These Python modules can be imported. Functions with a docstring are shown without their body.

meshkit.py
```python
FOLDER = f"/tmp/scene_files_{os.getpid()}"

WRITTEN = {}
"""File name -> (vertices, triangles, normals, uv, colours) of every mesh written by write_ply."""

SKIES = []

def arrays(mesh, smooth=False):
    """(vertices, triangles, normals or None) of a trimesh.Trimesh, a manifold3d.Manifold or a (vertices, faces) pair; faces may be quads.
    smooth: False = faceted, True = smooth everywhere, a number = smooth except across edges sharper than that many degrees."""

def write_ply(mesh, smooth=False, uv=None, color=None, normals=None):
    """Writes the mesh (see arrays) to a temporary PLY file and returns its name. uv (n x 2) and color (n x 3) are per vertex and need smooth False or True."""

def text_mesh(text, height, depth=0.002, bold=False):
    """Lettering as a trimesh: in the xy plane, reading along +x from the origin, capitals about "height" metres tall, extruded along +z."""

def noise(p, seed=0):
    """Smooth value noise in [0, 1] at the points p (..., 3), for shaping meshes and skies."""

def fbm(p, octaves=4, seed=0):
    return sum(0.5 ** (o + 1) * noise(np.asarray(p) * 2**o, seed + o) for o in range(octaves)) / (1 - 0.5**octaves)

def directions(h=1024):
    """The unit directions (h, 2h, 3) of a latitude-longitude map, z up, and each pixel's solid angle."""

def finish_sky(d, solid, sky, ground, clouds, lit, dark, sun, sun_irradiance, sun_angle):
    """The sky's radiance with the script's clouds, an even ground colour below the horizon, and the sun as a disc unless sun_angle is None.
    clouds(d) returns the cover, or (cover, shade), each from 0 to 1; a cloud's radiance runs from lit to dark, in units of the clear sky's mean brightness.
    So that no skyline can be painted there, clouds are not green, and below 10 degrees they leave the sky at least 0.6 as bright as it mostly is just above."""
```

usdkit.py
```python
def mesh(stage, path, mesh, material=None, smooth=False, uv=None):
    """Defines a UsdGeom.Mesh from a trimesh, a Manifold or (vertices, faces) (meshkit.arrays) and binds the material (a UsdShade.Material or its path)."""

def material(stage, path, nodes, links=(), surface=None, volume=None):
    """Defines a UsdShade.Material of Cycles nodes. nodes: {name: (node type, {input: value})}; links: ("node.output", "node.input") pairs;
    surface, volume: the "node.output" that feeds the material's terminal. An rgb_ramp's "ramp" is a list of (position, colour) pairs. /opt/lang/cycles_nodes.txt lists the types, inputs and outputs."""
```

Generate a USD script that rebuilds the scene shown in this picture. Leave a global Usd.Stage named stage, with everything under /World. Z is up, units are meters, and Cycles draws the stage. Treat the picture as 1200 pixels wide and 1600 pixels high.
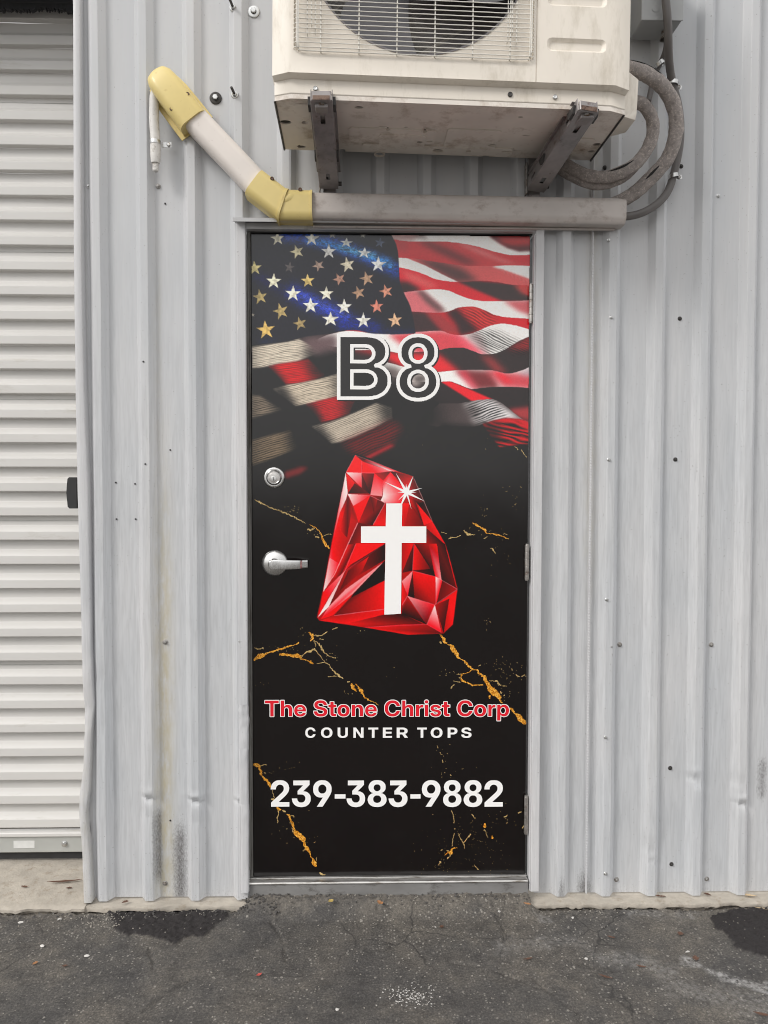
import math, random, glob
import numpy as np, trimesh, manifold3d, shapely
from shapely.geometry import Polygon, LineString, Point, MultiPolygon, box as sbox
from shapely import affinity
from pxr import Usd, UsdGeom, UsdLux, UsdShade, Gf, Sdf, Vt
import usdkit, meshkit

stage = Usd.Stage.CreateInMemory()
UsdGeom.SetStageUpAxis(stage, 'Z'); UsdGeom.SetStageMetersPerUnit(stage, 1.0)
UsdGeom.Xform.Define(stage, '/World')

# ---------------------------------------------------------------- camera
EYE = np.array([-.0794, -2.5406, 1.3948]); YAW, TILT, ROLL = .0226, .0334, .0016; FPX = 1202.0
def camera_axes():
    fwd = np.array([math.sin(YAW), math.cos(YAW), 0]); right = np.array([math.cos(YAW), -math.sin(YAW), 0]); up = np.array([0, 0, 1.0])
    f2 = fwd * math.cos(TILT) - up * math.sin(TILT); u2 = up * math.cos(TILT) + fwd * math.sin(TILT)
    return right * math.cos(ROLL) + u2 * math.sin(ROLL), u2 * math.cos(ROLL) - right * math.sin(ROLL), f2
RT, UP, FW = camera_axes()
cam = UsdGeom.Camera.Define(stage, '/World/camera')
cam.CreateHorizontalApertureAttr(36.0); cam.CreateVerticalApertureAttr(48.0); cam.CreateFocalLengthAttr(36.0 * FPX / 1200); cam.CreateClippingRangeAttr((0.05, 2000.0))
cam.AddTransformOp().Set(Gf.Matrix4d(*RT, 0, *UP, 0, *(-FW), 0, *EYE, 1))
cam.GetPrim().GetAttribute('exposure').Set(.09)

# ---------------------------------------------------------------- sky (bright overcast) and the veiled sun
SUN = np.array([-.62, -.50, .60]); SUN /= np.linalg.norm(SUN)
sky = UsdLux.DomeLight.Define(stage, '/World/sky')
skym = usdkit.material(stage, '/World/Looks/sky', {        # an even cloud layer, brighter overhead than at the horizon, a little brighter round the veiled sun
    's': ('sky_texture', {'sky_type': 'single_scattering', 'sun_disc': False, 'sun_elevation': math.asin(SUN[2]), 'sun_rotation': math.atan2(SUN[0], SUN[1])}),
    't': ('texture_coordinate', {}), 'n': ('noise_texture', {'scale': 2.2, 'detail': 5.0, 'roughness': .55}),
    'v': ('vector_math', {'math_type': 'normalize'}), 'x': ('separate_xyz', {}), 'z': ('map_range', {'from_min': 0.0, 'from_max': 1.0, 'to_min': 1.0, 'to_max': 1.5}),
    'd': ('vector_math', {'math_type': 'dot_product', 'vector2': tuple(map(float, SUN))}), 'g': ('map_range', {'range_type': 'smoothstep', 'from_min': .1, 'from_max': 1.0, 'to_min': .92, 'to_max': 1.45}),
    'k': ('math', {'math_type': 'multiply'}),
    'c': ('rgb_ramp', {'ramp': [(.25, (6.8, 6.8, 6.8)), (.75, (8.5, 8.43, 8.35))]}), 'cc': ('vector_math', {'math_type': 'scale'}),
    'm': ('mix_color', {'fac': .95, 'use_clamp': False}),
    'b': ('background_shader', {'strength': .1})},
    [('t.generated', 'n.vector'), ('t.generated', 'v.vector1'), ('v.vector', 'x.vector'), ('x.z', 'z.value'), ('v.vector', 'd.vector1'), ('d.value', 'g.value'), ('z.result', 'k.value1'), ('g.result', 'k.value2'),
     ('n.fac', 'c.fac'), ('c.color', 'cc.vector1'), ('k.value', 'cc.scale'), ('s.color', 'm.a'), ('cc.vector', 'm.b'), ('m.result', 'b.color')], surface='b.background')
UsdShade.MaterialBindingAPI.Apply(sky.GetPrim()).Bind(skym)
sun = UsdLux.DistantLight.Define(stage, '/World/sun')
sun.CreateIntensityAttr(.4); sun.CreateNormalizeAttr(True); sun.CreateAngleAttr(16.0); sun.CreateColorAttr(Gf.Vec3f(1, .97, .93))
zax = SUN; xax = np.cross([0, 0, 1.0], zax); xax /= np.linalg.norm(xax); yax = np.cross(zax, xax)
sun.AddTransformOp().Set(Gf.Matrix4d(*xax, 0, *yax, 0, *zax, 0, 0, 0, 0, 1))

# ---------------------------------------------------------------- measuring from the photograph: a pixel at a known depth (plane y = Y) or on a level (z = Z)
def at(px, py, Y=0.0):
    d = FW + RT * (px - 600) / FPX - UP * (py - 800) / FPX
    return EYE + d * (Y - EYE[1]) / d[1]
def gnd(px, py, Z=0.0):
    d = FW + RT * (px - 600) / FPX - UP * (py - 800) / FPX
    return EYE + d * (Z - EYE[2]) / d[2]

# ---------------------------------------------------------------- prim helpers
USED = {}
def unique(parent, name):
    k = USED.get((parent, name), 0); USED[(parent, name)] = k + 1
    return f'{parent}/{name}' + (f'_{k:03d}' if k else '')
def keys(prim, label=None, cat=None, group=None, kind=None):
    for k, v in (('label', label), ('category', cat), ('group', group), ('kind', kind)):
        if v: prim.SetCustomDataByKey(k, v)
    return prim
class Thing:
    """An Xform at the thing's base; the parts under it are meshes given in world coordinates."""
    def __init__(s, name, label=None, cat=None, base=(0, 0, 0), group=None, kind=None):
        s.path = unique('/World', name); s.base = np.array(base, float)
        x = UsdGeom.Xform.Define(stage, s.path); x.AddTranslateOp().Set(Gf.Vec3d(*map(float, base)))
        s.prim = keys(x.GetPrim(), label, cat, group, kind)
    def part(s, name, m, mat, smooth=30, under=None, label=None, col=None, kind=None, cname='col'):
        path = unique(under or s.path, name)
        v, f = mesh_arrays(m)
        me = usdkit.mesh(stage, path, (v - s.base, f), MATS[mat], smooth if col is None else (True if smooth is True else False))
        if col is not None:
            UsdGeom.PrimvarsAPI(me).CreatePrimvar(cname, Sdf.ValueTypeNames.Color3fArray, 'vertex').Set(Vt.Vec3fArray.FromNumpy(np.asarray(col, np.float32)))
        keys(me.GetPrim(), label, kind=kind)
        return path
def solo(name, m, mat, label=None, cat=None, group=None, kind=None, smooth=30, col=None):
    path = unique('/World', name)
    me = usdkit.mesh(stage, path, mesh_arrays(m), MATS[mat], smooth if col is None else (True if smooth is True else False))
    if col is not None:
        UsdGeom.PrimvarsAPI(me).CreatePrimvar('col', Sdf.ValueTypeNames.Color3fArray, 'vertex').Set(Vt.Vec3fArray.FromNumpy(np.asarray(col, np.float32)))
    keys(me.GetPrim(), label, cat, group, kind)
    return path
def mesh_arrays(m):
    v, f, _ = meshkit.arrays(m)
    return np.asarray(v, float), np.asarray(f, int)
def join(*ms):
    vs, fs, n = [], [], 0
    for m in ms:
        v, f = mesh_arrays(m); vs.append(v); fs.append(f + n); n += len(v)
    return np.vstack(vs), np.vstack(fs)
def hull(pts):
    h = trimesh.Trimesh(np.asarray(pts, float)).convex_hull if False else trimesh.convex.convex_hull(np.asarray(pts, float))
    return h
def bx(x0, x1, y0, y1, z0, z1, b=0.0015):
    """A box with chamfered edges."""
    P = []
    for i, X in ((1, x0), (-1, x1)):
        for j, Y in ((1, y0), (-1, y1)):
            for k, Z in ((1, z0), (-1, z1)):
                P += [(X, Y + j * b, Z + k * b), (X + i * b, Y, Z + k * b), (X + i * b, Y + j * b, Z)]
    return hull(P)
def mani(m):
    v, f = mesh_arrays(m)
    return manifold3d.Manifold(manifold3d.Mesh(np.asarray(v, np.float32), np.asarray(f, np.uint32)))
def prism(poly, y0, y1):
    """A shapely polygon in (x, z) made a solid from depth y0 (front) to y1 (back)."""
    gs = list(getattr(poly, 'geoms', [poly])); out = []
    for g in gs:
        if g.is_empty or g.area <= 0: continue
        e = trimesh.creation.extrude_polygon(g, y1 - y0, engine='earcut'); v = np.array(e.vertices)
        out.append((np.stack([v[:, 0], y1 - v[:, 2], v[:, 1]], 1), np.array(e.faces)))
    return join(*out)
def sheet(poly, y):
    """A flat print cut to a polygon in (x, z) at depth y, facing the street."""
    out = []
    for g in getattr(poly, 'geoms', [poly]):
        if g.is_empty or g.geom_type != 'Polygon' or g.area < 1e-9: continue
        v, f = trimesh.creation.triangulate_polygon(g, engine='earcut')
        v = np.asarray(v); f = np.asarray(f)
        p = np.stack([v[:, 0], np.full(len(v), y), v[:, 1]], 1)
        n = np.cross(p[f[:, 1]] - p[f[:, 0]], p[f[:, 2]] - p[f[:, 0]])[:, 1]
        f = np.where((n > 0)[:, None], f[:, ::-1], f)
        out.append((p, f))
    return join(*out)
def smooth_path(P, n=40):
    P = np.asarray(P, float); t = np.r_[0, np.cumsum(np.linalg.norm(np.diff(P, axis=0), axis=1))]
    return CubicSpline(t, P)(np.linspace(0, t[-1], n))
def tube(P, r, n=12, cap=True, sx=1.0):
    """A round bar or pipe along points P; r may vary along it."""
    P = np.asarray(P, float); m = len(P); r = np.broadcast_to(np.asarray(r, float), (m,))
    T = np.gradient(P, axis=0); T /= np.linalg.norm(T, axis=1, keepdims=True)
    a = np.array([0, 1.0, 0]) if abs(T[0, 1]) < .9 else np.array([1.0, 0, 0])
    rings = []
    for i in range(m):
        a = a - T[i] * (a @ T[i]); a /= np.linalg.norm(a); b = np.cross(T[i], a)
        q = np.linspace(0, 2 * np.pi, n, endpoint=False)
        rings.append(P[i] + r[i] * (np.cos(q)[:, None] * a + np.sin(q)[:, None] * b))
    v = np.vstack(rings); f = []
    for i in range(m - 1):
        for k in range(n):
            p, q = i * n + k, i * n + (k + 1) % n
            f += [(p, q, q + n), (p, q + n, p + n)]
    if cap:
        v = np.vstack([v, P[0], P[-1]]); c0, c1 = len(v) - 2, len(v) - 1
        for k in range(n):
            f += [(c0, (k + 1) % n, k), (c1, (m - 1) * n + k, (m - 1) * n + (k + 1) % n)]
    return v, np.array(f)
def lathe(prof, at_, axis='y', n=24):
    """prof: (radius, distance towards the street) pairs."""
    prof = np.asarray(prof, float); q = np.linspace(0, 2 * np.pi, n, endpoint=False); v, f = [], []
    for r, h in prof:
        v += [(r * math.cos(k), -h, r * math.sin(k)) for k in q]
    for i in range(len(prof) - 1):
        for k in range(n):
            a, b = i * n + k, i * n + (k + 1) % n
            f += [(a, b, b + n), (a, b + n, a + n)]
    v = np.array(v)
    if axis == 'z': v = np.stack([v[:, 0], v[:, 2], -v[:, 1]], 1)
    if axis == 'x': v = np.stack([v[:, 1], v[:, 0], v[:, 2]], 1)
    f = np.array(f)
    return v + np.asarray(at_), f
def sweep(section, P, normal_of):
    """A closed section of (u, w) pairs along P; u lies across the path, w along normal_of (a fixed unit vector); mitred joints."""
    P = np.asarray(P, float); S = np.asarray(section, float); n = len(S); m = len(P); N = np.asarray(normal_of, float); rings = []
    D = np.diff(P, axis=0); D /= np.linalg.norm(D, axis=1, keepdims=True)
    for i in range(m):
        a, b = D[max(0, i - 1)], D[min(m - 2, i)]
        t = a + b; t /= np.linalg.norm(t); u = np.cross(N, t); u /= np.linalg.norm(u)
        k = 1 / max(.3, float(t @ a))
        rings.append(P[i] + S[:, :1] * k * u + S[:, 1:] * N)
    v = np.vstack(rings); f = []
    for i in range(m - 1):
        for k in range(n):
            p, q = i * n + k, i * n + (k + 1) % n
            f += [(p, q, q + n), (p, q + n, p + n)]
    v = np.vstack([v, P[0] + N * S[:, 1].mean(), P[-1] + N * S[:, 1].mean()])
    for k in range(n):
        f += [(len(v) - 2, (k + 1) % n, k), (len(v) - 1, (m - 1) * n + k, (m - 1) * n + (k + 1) % n)]
    f = np.array(f); tm = trimesh.Trimesh(v, f, process=False)
    if tm.volume < 0: f = f[:, ::-1]
    return v, f
def fixed(m):
    v, f = mesh_arrays(m)
    return (v, f[:, ::-1]) if trimesh.Trimesh(v, f, process=False).volume < 0 else (v, f)
def rrect(w, h, r, n=5):
    """A rounded rectangle outline, centred."""
    out = []
    for cx, cy, a in ((w / 2 - r, h / 2 - r, 0), (-w / 2 + r, h / 2 - r, 90), (-w / 2 + r, -h / 2 + r, 180), (w / 2 - r, -h / 2 + r, 270)):
        for k in range(n + 1):
            q = math.radians(a + 90 * k / n); out.append((cx + r * math.cos(q), cy + r * math.sin(q)))
    return out

# ---------------------------------------------------------------- materials
MATS = {}
def lin(c):
    c = np.asarray(c, float) / 255
    return tuple(np.where(c < .04045, c / 12.92, ((c + .055) / 1.055) ** 2.4))
def mk(name, nodes, links, surface='p.BSDF'):
    for kind, inputs in nodes.values():
        if kind == 'map_range': inputs.setdefault('clamp', True)
    MATS[name] = usdkit.material(stage, '/World/Looks/' + name, nodes, links, surface=surface)
def plain(name, col, rough=.5, metal=0.0, var=.12, scale=18.0, stretch=(1, 1, 1), bump=0.0, dirt=None, dirt_at=(.52, .66), dirt_scale=9.0, spec=.5, fine=0.0, coat=0.0):
    """A surface with uneven tone (var), optional dirt of its own colour in noise patches, and a fine relief."""
    lo, hi = tuple(np.array(col) * (1 - var)), tuple(np.array(col) * (1 + var))
    N = {'g': ('geometry', {}), 'm': ('mapping', {'scale': stretch}), 'n': ('noise_texture', {'scale': scale, 'detail': 5.0, 'roughness': .6}),
         'r': ('rgb_ramp', {'ramp': [(.3, lo), (.7, hi)]}), 'p': ('principled_bsdf', {'roughness': rough, 'metallic': metal, 'specular_ior_level': spec, 'coat_weight': coat}),
         'rr': ('map_range', {'from_min': .3, 'from_max': .7, 'to_min': max(.05, rough - .08), 'to_max': min(1, rough + .1)})}
    L = [('g.position', 'm.vector'), ('m.vector', 'n.vector'), ('n.fac', 'r.fac'), ('n.fac', 'rr.value'), ('rr.result', 'p.roughness')]
    out = 'r.color'
    if dirt:
        N['d'] = ('noise_texture', {'scale': dirt_scale, 'detail': 8.0, 'roughness': .72}); N['dr'] = ('rgb_ramp', {'ramp': [(dirt_at[0], (0, 0, 0)), (dirt_at[1], (1, 1, 1))]})
        N['dm'] = ('mix_color', {'b': dirt}); L += [('m.vector', 'd.vector'), ('d.fac', 'dr.fac'), ('dr.color', 'dm.fac'), (out, 'dm.a')]; out = 'dm.result'
    L.append((out, 'p.base_color'))
    if bump:
        N['bn'] = ('noise_texture', {'scale': fine or 220.0, 'detail': 3.0}); N['b'] = ('bump', {'strength': .6, 'distance': bump})
        L += [('m.vector', 'bn.vector'), ('bn.fac', 'b.height'), ('b.normal', 'p.normal')]
    mk(name, N, L)

# painted sheet metal, washed by rain: vertical runs, and stains where the sheet carries them (col: r = ochre run, g = black mould, b = rust)
def wall_paint(name, base, streak=.10):
    b = np.array(base)
    N = {'g': ('geometry', {}), 'm1': ('mapping', {'scale': (130, 130, 8.0)}), 'n1': ('noise_texture', {'scale': 1.0, 'detail': 5.0, 'roughness': .62, 'distortion': .7}),
         'm2': ('mapping', {'scale': (7, 7, 1.6)}), 'n2': ('noise_texture', {'scale': 1.0, 'detail': 3.0}),
         'sx': ('separate_xyz', {}), 'wet': ('map_range', {'range_type': 'smoothstep', 'from_min': 2.5, 'from_max': 1.3, 'to_min': .15, 'to_max': 1.0}),
         'r1': ('rgb_ramp', {'ramp': [(.32, tuple(b * (1 - streak * 1.5))), (.5, tuple(b)), (.66, tuple(b * (1 + streak * 1.2)))]}),
         'mx': ('mix_color', {'a': tuple(b)}), 'r2': ('rgb_ramp', {'ramp': [(.3, (.93, .94, .955)), (.7, (1.05, 1.035, 1.03))]}), 'mm': ('mix_color', {'blend_type': 'multiply', 'fac': 1.0, 'use_clamp': False}),
         'at': ('attribute', {'attribute': 'col'}), 'sc': ('separate_color', {}),
         'n3': ('noise_texture', {'scale': 26.0, 'detail': 7.0, 'roughness': .75}), 'm3': ('mapping', {'scale': (1.6, 1.6, .5)}),
         'k1': ('map_range', {'from_min': .36, 'from_max': .60, 'to_min': .10, 'to_max': .85}), 'o1': ('math', {'math_type': 'multiply'}), 'mo': ('mix_color', {'b': lin((180, 170, 142))}),
         'n4': ('noise_texture', {'scale': 110.0, 'detail': 10.0, 'roughness': .85}), 'm4': ('mapping', {'scale': (2.2, 2.2, .95)}), 'th': ('math', {'math_type': 'multiply_add', 'value2': .40, 'value3': -.22}), 'k2a': ('math', {'math_type': 'add'}),
         'k2': ('map_range', {'from_min': .45, 'from_max': .82}), 'mb': ('mix_color', {'b': lin((66, 60, 58))}),
         'mr': ('mix_color', {'b': lin((140, 84, 46))}), 'o3': ('math', {'math_type': 'multiply'}),
         'n5': ('noise_texture', {'scale': 160.0, 'detail': 2.0}), 'k5': ('map_range', {'from_min': .70, 'from_max': .76, 'to_max': .55}), 'ms': ('mix_color', {'b': lin((120, 116, 112))}),
         'rg': ('map_range', {'from_min': .3, 'from_max': .7, 'to_min': .42, 'to_max': .60}),
         'bu': ('bump', {'strength': .35, 'distance': .0008}), 'p': ('principled_bsdf', {'specular_ior_level': .42})}
    L = [('g.position', 'm1.vector'), ('m1.vector', 'n1.vector'), ('g.position', 'm2.vector'), ('m2.vector', 'n2.vector'), ('g.position', 'sx.vector'), ('sx.z', 'wet.value'),
         ('n1.fac', 'r1.fac'), ('wet.result', 'mx.fac'), ('r1.color', 'mx.b'), ('n2.fac', 'r2.fac'), ('mx.result', 'mm.a'), ('r2.color', 'mm.b'),
         ('at.color', 'sc.color'), ('g.position', 'm3.vector'), ('m3.vector', 'n3.vector'), ('n3.fac', 'k1.value'), ('k1.result', 'o1.value1'), ('sc.r', 'o1.value2'), ('o1.value', 'mo.fac'), ('mm.result', 'mo.a'),
         ('g.position', 'm4.vector'), ('m4.vector', 'n4.vector'), ('sc.g', 'th.value1'), ('th.value', 'k2a.value1'), ('n4.fac', 'k2a.value2'), ('k2a.value', 'k2.value'), ('k2.result', 'mb.fac'), ('mo.result', 'mb.a'),
         ('n4.fac', 'o3.value1'), ('sc.b', 'o3.value2'), ('o3.value', 'mr.fac'), ('mb.result', 'mr.a'),
         ('g.position', 'n5.vector'), ('n5.fac', 'k5.value'), ('k5.result', 'ms.fac'), ('mr.result', 'ms.a'), ('ms.result', 'p.base_color'),
         ('n1.fac', 'rg.value'), ('rg.result', 'p.roughness'), ('n1.fac', 'bu.height'), ('bu.normal', 'p.normal')]
    mk(name, N, L)
wall_paint('wall_paint', (.522, .529, .537), .065)
wall_paint('trim_paint', (.55, .55, .555), .06)
plain('frame_paint', (.46, .46, .465), .42, var=.06, scale=6, stretch=(3, 3, .6), dirt=lin((128, 122, 114)), dirt_at=(.60, .78), dirt_scale=7)
plain('jamb_grime', (.15, .145, .135), .55, var=.3, scale=9, stretch=(1, 1, .3), dirt=lin((70, 66, 62)), dirt_at=(.45, .6))
plain('black_rubber', (.02, .02, .021), .6, var=.3, scale=30)
plain('shutter_paint', (.615, .60, .575), .42, var=.035, scale=4, stretch=(.5, 3, 3), dirt=lin((176, 170, 158)), dirt_at=(.6, .8), dirt_scale=5)
plain('shutter_bar', (.42, .425, .40), .42, var=.08, scale=6)
plain('sticker', (.66, .66, .64), .5, var=.06, scale=40)
plain('steel', (.62, .60, .58), .30, 1.0, var=.08, scale=60)
plain('satin_chrome', (.66, .655, .645), .26, 1.0, var=.05, scale=90, stretch=(8, 1, 1))
plain('zinc', (.58, .58, .57), .32, 1.0, var=.15, scale=60)
plain('dull_zinc', (.34, .33, .315), .5, .65, var=.2, scale=50, dirt=lin((104, 84, 68)), dirt_at=(.5, .62), dirt_scale=60)
plain('dark_steel', (.06, .056, .054), .5, .3, var=.3, scale=60)
plain('hinge_steel', (.42, .395, .37), .34, .9, var=.18, scale=40, dirt=lin((110, 82, 62)), dirt_at=(.55, .7), dirt_scale=30)
plain('aluminium', (.56, .545, .525), .36, .85, var=.12, scale=20, stretch=(.6, 4, 4), dirt=lin((120, 112, 102)), dirt_at=(.5, .65), dirt_scale=22)
plain('curb_paint', (.205, .20, .195), .62, var=.18, scale=14, stretch=(.5, 1, 1), dirt=lin((70, 66, 62)), dirt_at=(.52, .66), dirt_scale=24, bump=.0006)
plain('cabinet', (.76, .70, .615), .45, var=.03, scale=7, stretch=(1.6, 1.6, .5), dirt=lin((184, 174, 156)), dirt_at=(.52, .80), dirt_scale=8)
plain('pan_paint', (.76, .70, .635), .5, var=.08, scale=8, dirt=lin((150, 126, 100)), dirt_at=(.52, .78), dirt_scale=9)
plain('grille_wire', (.70, .67, .61), .45, var=.05, scale=20)
plain('fan_dark', (.20, .185, .19), .45, var=.2, scale=10)
plain('fan_blade', (.17, .165, .175), .38, var=.1, scale=10)
plain('motor_stay', (.25, .24, .235), .5, var=.15, scale=20)
plain('bracket_metal', (.25, .23, .225), .38, .35, var=.22, scale=16, dirt=lin((92, 72, 66)), dirt_at=(.58, .70), dirt_scale=26)
plain('bracket_rust', (.19, .12, .085), .6, .2, var=.4, scale=60, dirt=lin((60, 40, 34)), dirt_at=(.45, .6), dirt_scale=60)
plain('yellow_plastic', (.70, .56, .225), .42, var=.06, scale=10, dirt=lin((168, 138, 74)), dirt_at=(.60, .80), dirt_scale=40, coat=.1)
plain('duct_white', (.72, .665, .62), .42, var=.03, scale=8, dirt=lin((176, 162, 150)), dirt_at=(.62, .76), dirt_scale=60)
plain('duct_shaded_soiled', (.50, .455, .425), .42, var=.10, scale=7, stretch=(.9, 1, 1.2), dirt=lin((140, 124, 114)), dirt_at=(.52, .84), dirt_scale=26)  # the white duct soiled, with the shade under the unit mixed into the colour
plain('pvc_white', (.64, .62, .59), .5, var=.08, scale=40, dirt=lin((150, 142, 130)), dirt_at=(.55, .7), dirt_scale=50)
plain('foam_sleeve', (.27, .24, .225), .9, var=.25, scale=60, dirt=lin((176, 166, 158)), dirt_at=(.52, .62), dirt_scale=150, bump=.004, fine=170)
plain('conduit', (.115, .105, .10), .5, var=.12, scale=20)
plain('box_grey', (.33, .335, .335), .45, .1, var=.08, scale=18, dirt=lin((170, 170, 168)), dirt_at=(.60, .72), dirt_scale=16)
plain('bolt_rubber', (.035, .032, .03), .6, var=.3, scale=50)
plain('hole_dark', (.012, .011, .011), .7, var=.2)
plain('concrete', (.41, .37, .315), .85, var=.16, scale=22, dirt=lin((138, 125, 108)), dirt_at=(.54, .74), dirt_scale=30, bump=.003, fine=130)
plain('leaf_rust', (.105, .052, .032), .55, var=.3, scale=120)
plain('leaf_orange', (.33, .16, .07), .5, var=.3, scale=120)
plain('leaf_red', (.42, .075, .06), .5, var=.3, scale=120)
plain('leaf_yellow', (.42, .31, .10), .5, var=.3, scale=120)
plain('leaf_straw', (.50, .38, .24), .6, var=.2, scale=120)
plain('paper_white', (.55, .53, .50), .7, var=.08, scale=120)
plain('stone_pale', (.30, .275, .24), .75, var=.2, scale=80)
plain('stone_dark', (.075, .07, .066), .8, var=.3, scale=80)
plain('fleck_white', (.50, .485, .46), .6, var=.1, scale=200)
# inks on the door: a satin vinyl skin
def ink(name, col=None, rough=.14, grain=None):
    N = {'p': ('principled_bsdf', {'roughness': rough, 'specular_ior_level': .64}), 'g': ('geometry', {}), 'n': ('noise_texture', {'scale': 5.0, 'detail': 4.0}), 'rr': ('map_range', {'from_min': .3, 'from_max': .7, 'to_min': rough - .03, 'to_max': rough + .05}),
         'm': ('mapping', {'scale': (1.3, 1, 1)}), 'bn': ('noise_texture', {'scale': 4.0, 'detail': 2.0}), 'b': ('bump', {'strength': .12, 'distance': .004})}
    L = [('g.position', 'n.vector'), ('n.fac', 'rr.value'), ('rr.result', 'p.roughness'), ('g.position', 'm.vector'), ('m.vector', 'bn.vector'), ('bn.fac', 'b.height'), ('b.normal', 'p.normal')]
    if grain:
        N['gn'] = ('noise_texture', {'scale': 260.0, 'detail': 3.0, 'roughness': .7}); N['gr'] = ('rgb_ramp', {'ramp': grain}); L += [('g.position', 'gn.vector'), ('gn.fac', 'gr.fac'), ('gr.color', 'p.base_color')]
    elif col is None:
        N['a'] = ('attribute', {'attribute': 'col'}); L.append(('a.color', 'p.base_color'))
    else: N['p'][1]['base_color'] = col
    mk(name, N, L)
INK = 1.1
ink('ink_sheet'); ink('ink_black', (.0016, .0008, .0008)); ink('ink_white', (.92, .905, .89)); ink('ink_red', (.72, .012, .026)); ink('ink_letter_black', (.008, .0065, .0065))
ink('ink_gold', grain=[(.30, lin((104, 54, 14))), (.44, lin((186, 112, 24))), (.55, lin((236, 168, 46))), (.70, lin((255, 222, 140)))])
ink('ink_pale_gold', grain=[(.30, lin((120, 96, 62))), (.55, lin((196, 166, 106))), (.70, lin((235, 212, 160)))])
# ---------------------------------------------------------------- the printed artwork of the door (a flat print), in the print's own sheet coordinates
import glob
from PIL import Image, ImageDraw, ImageFont
from scipy.ndimage import gaussian_filter, map_coordinates
from scipy.interpolate import CubicSpline

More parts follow.
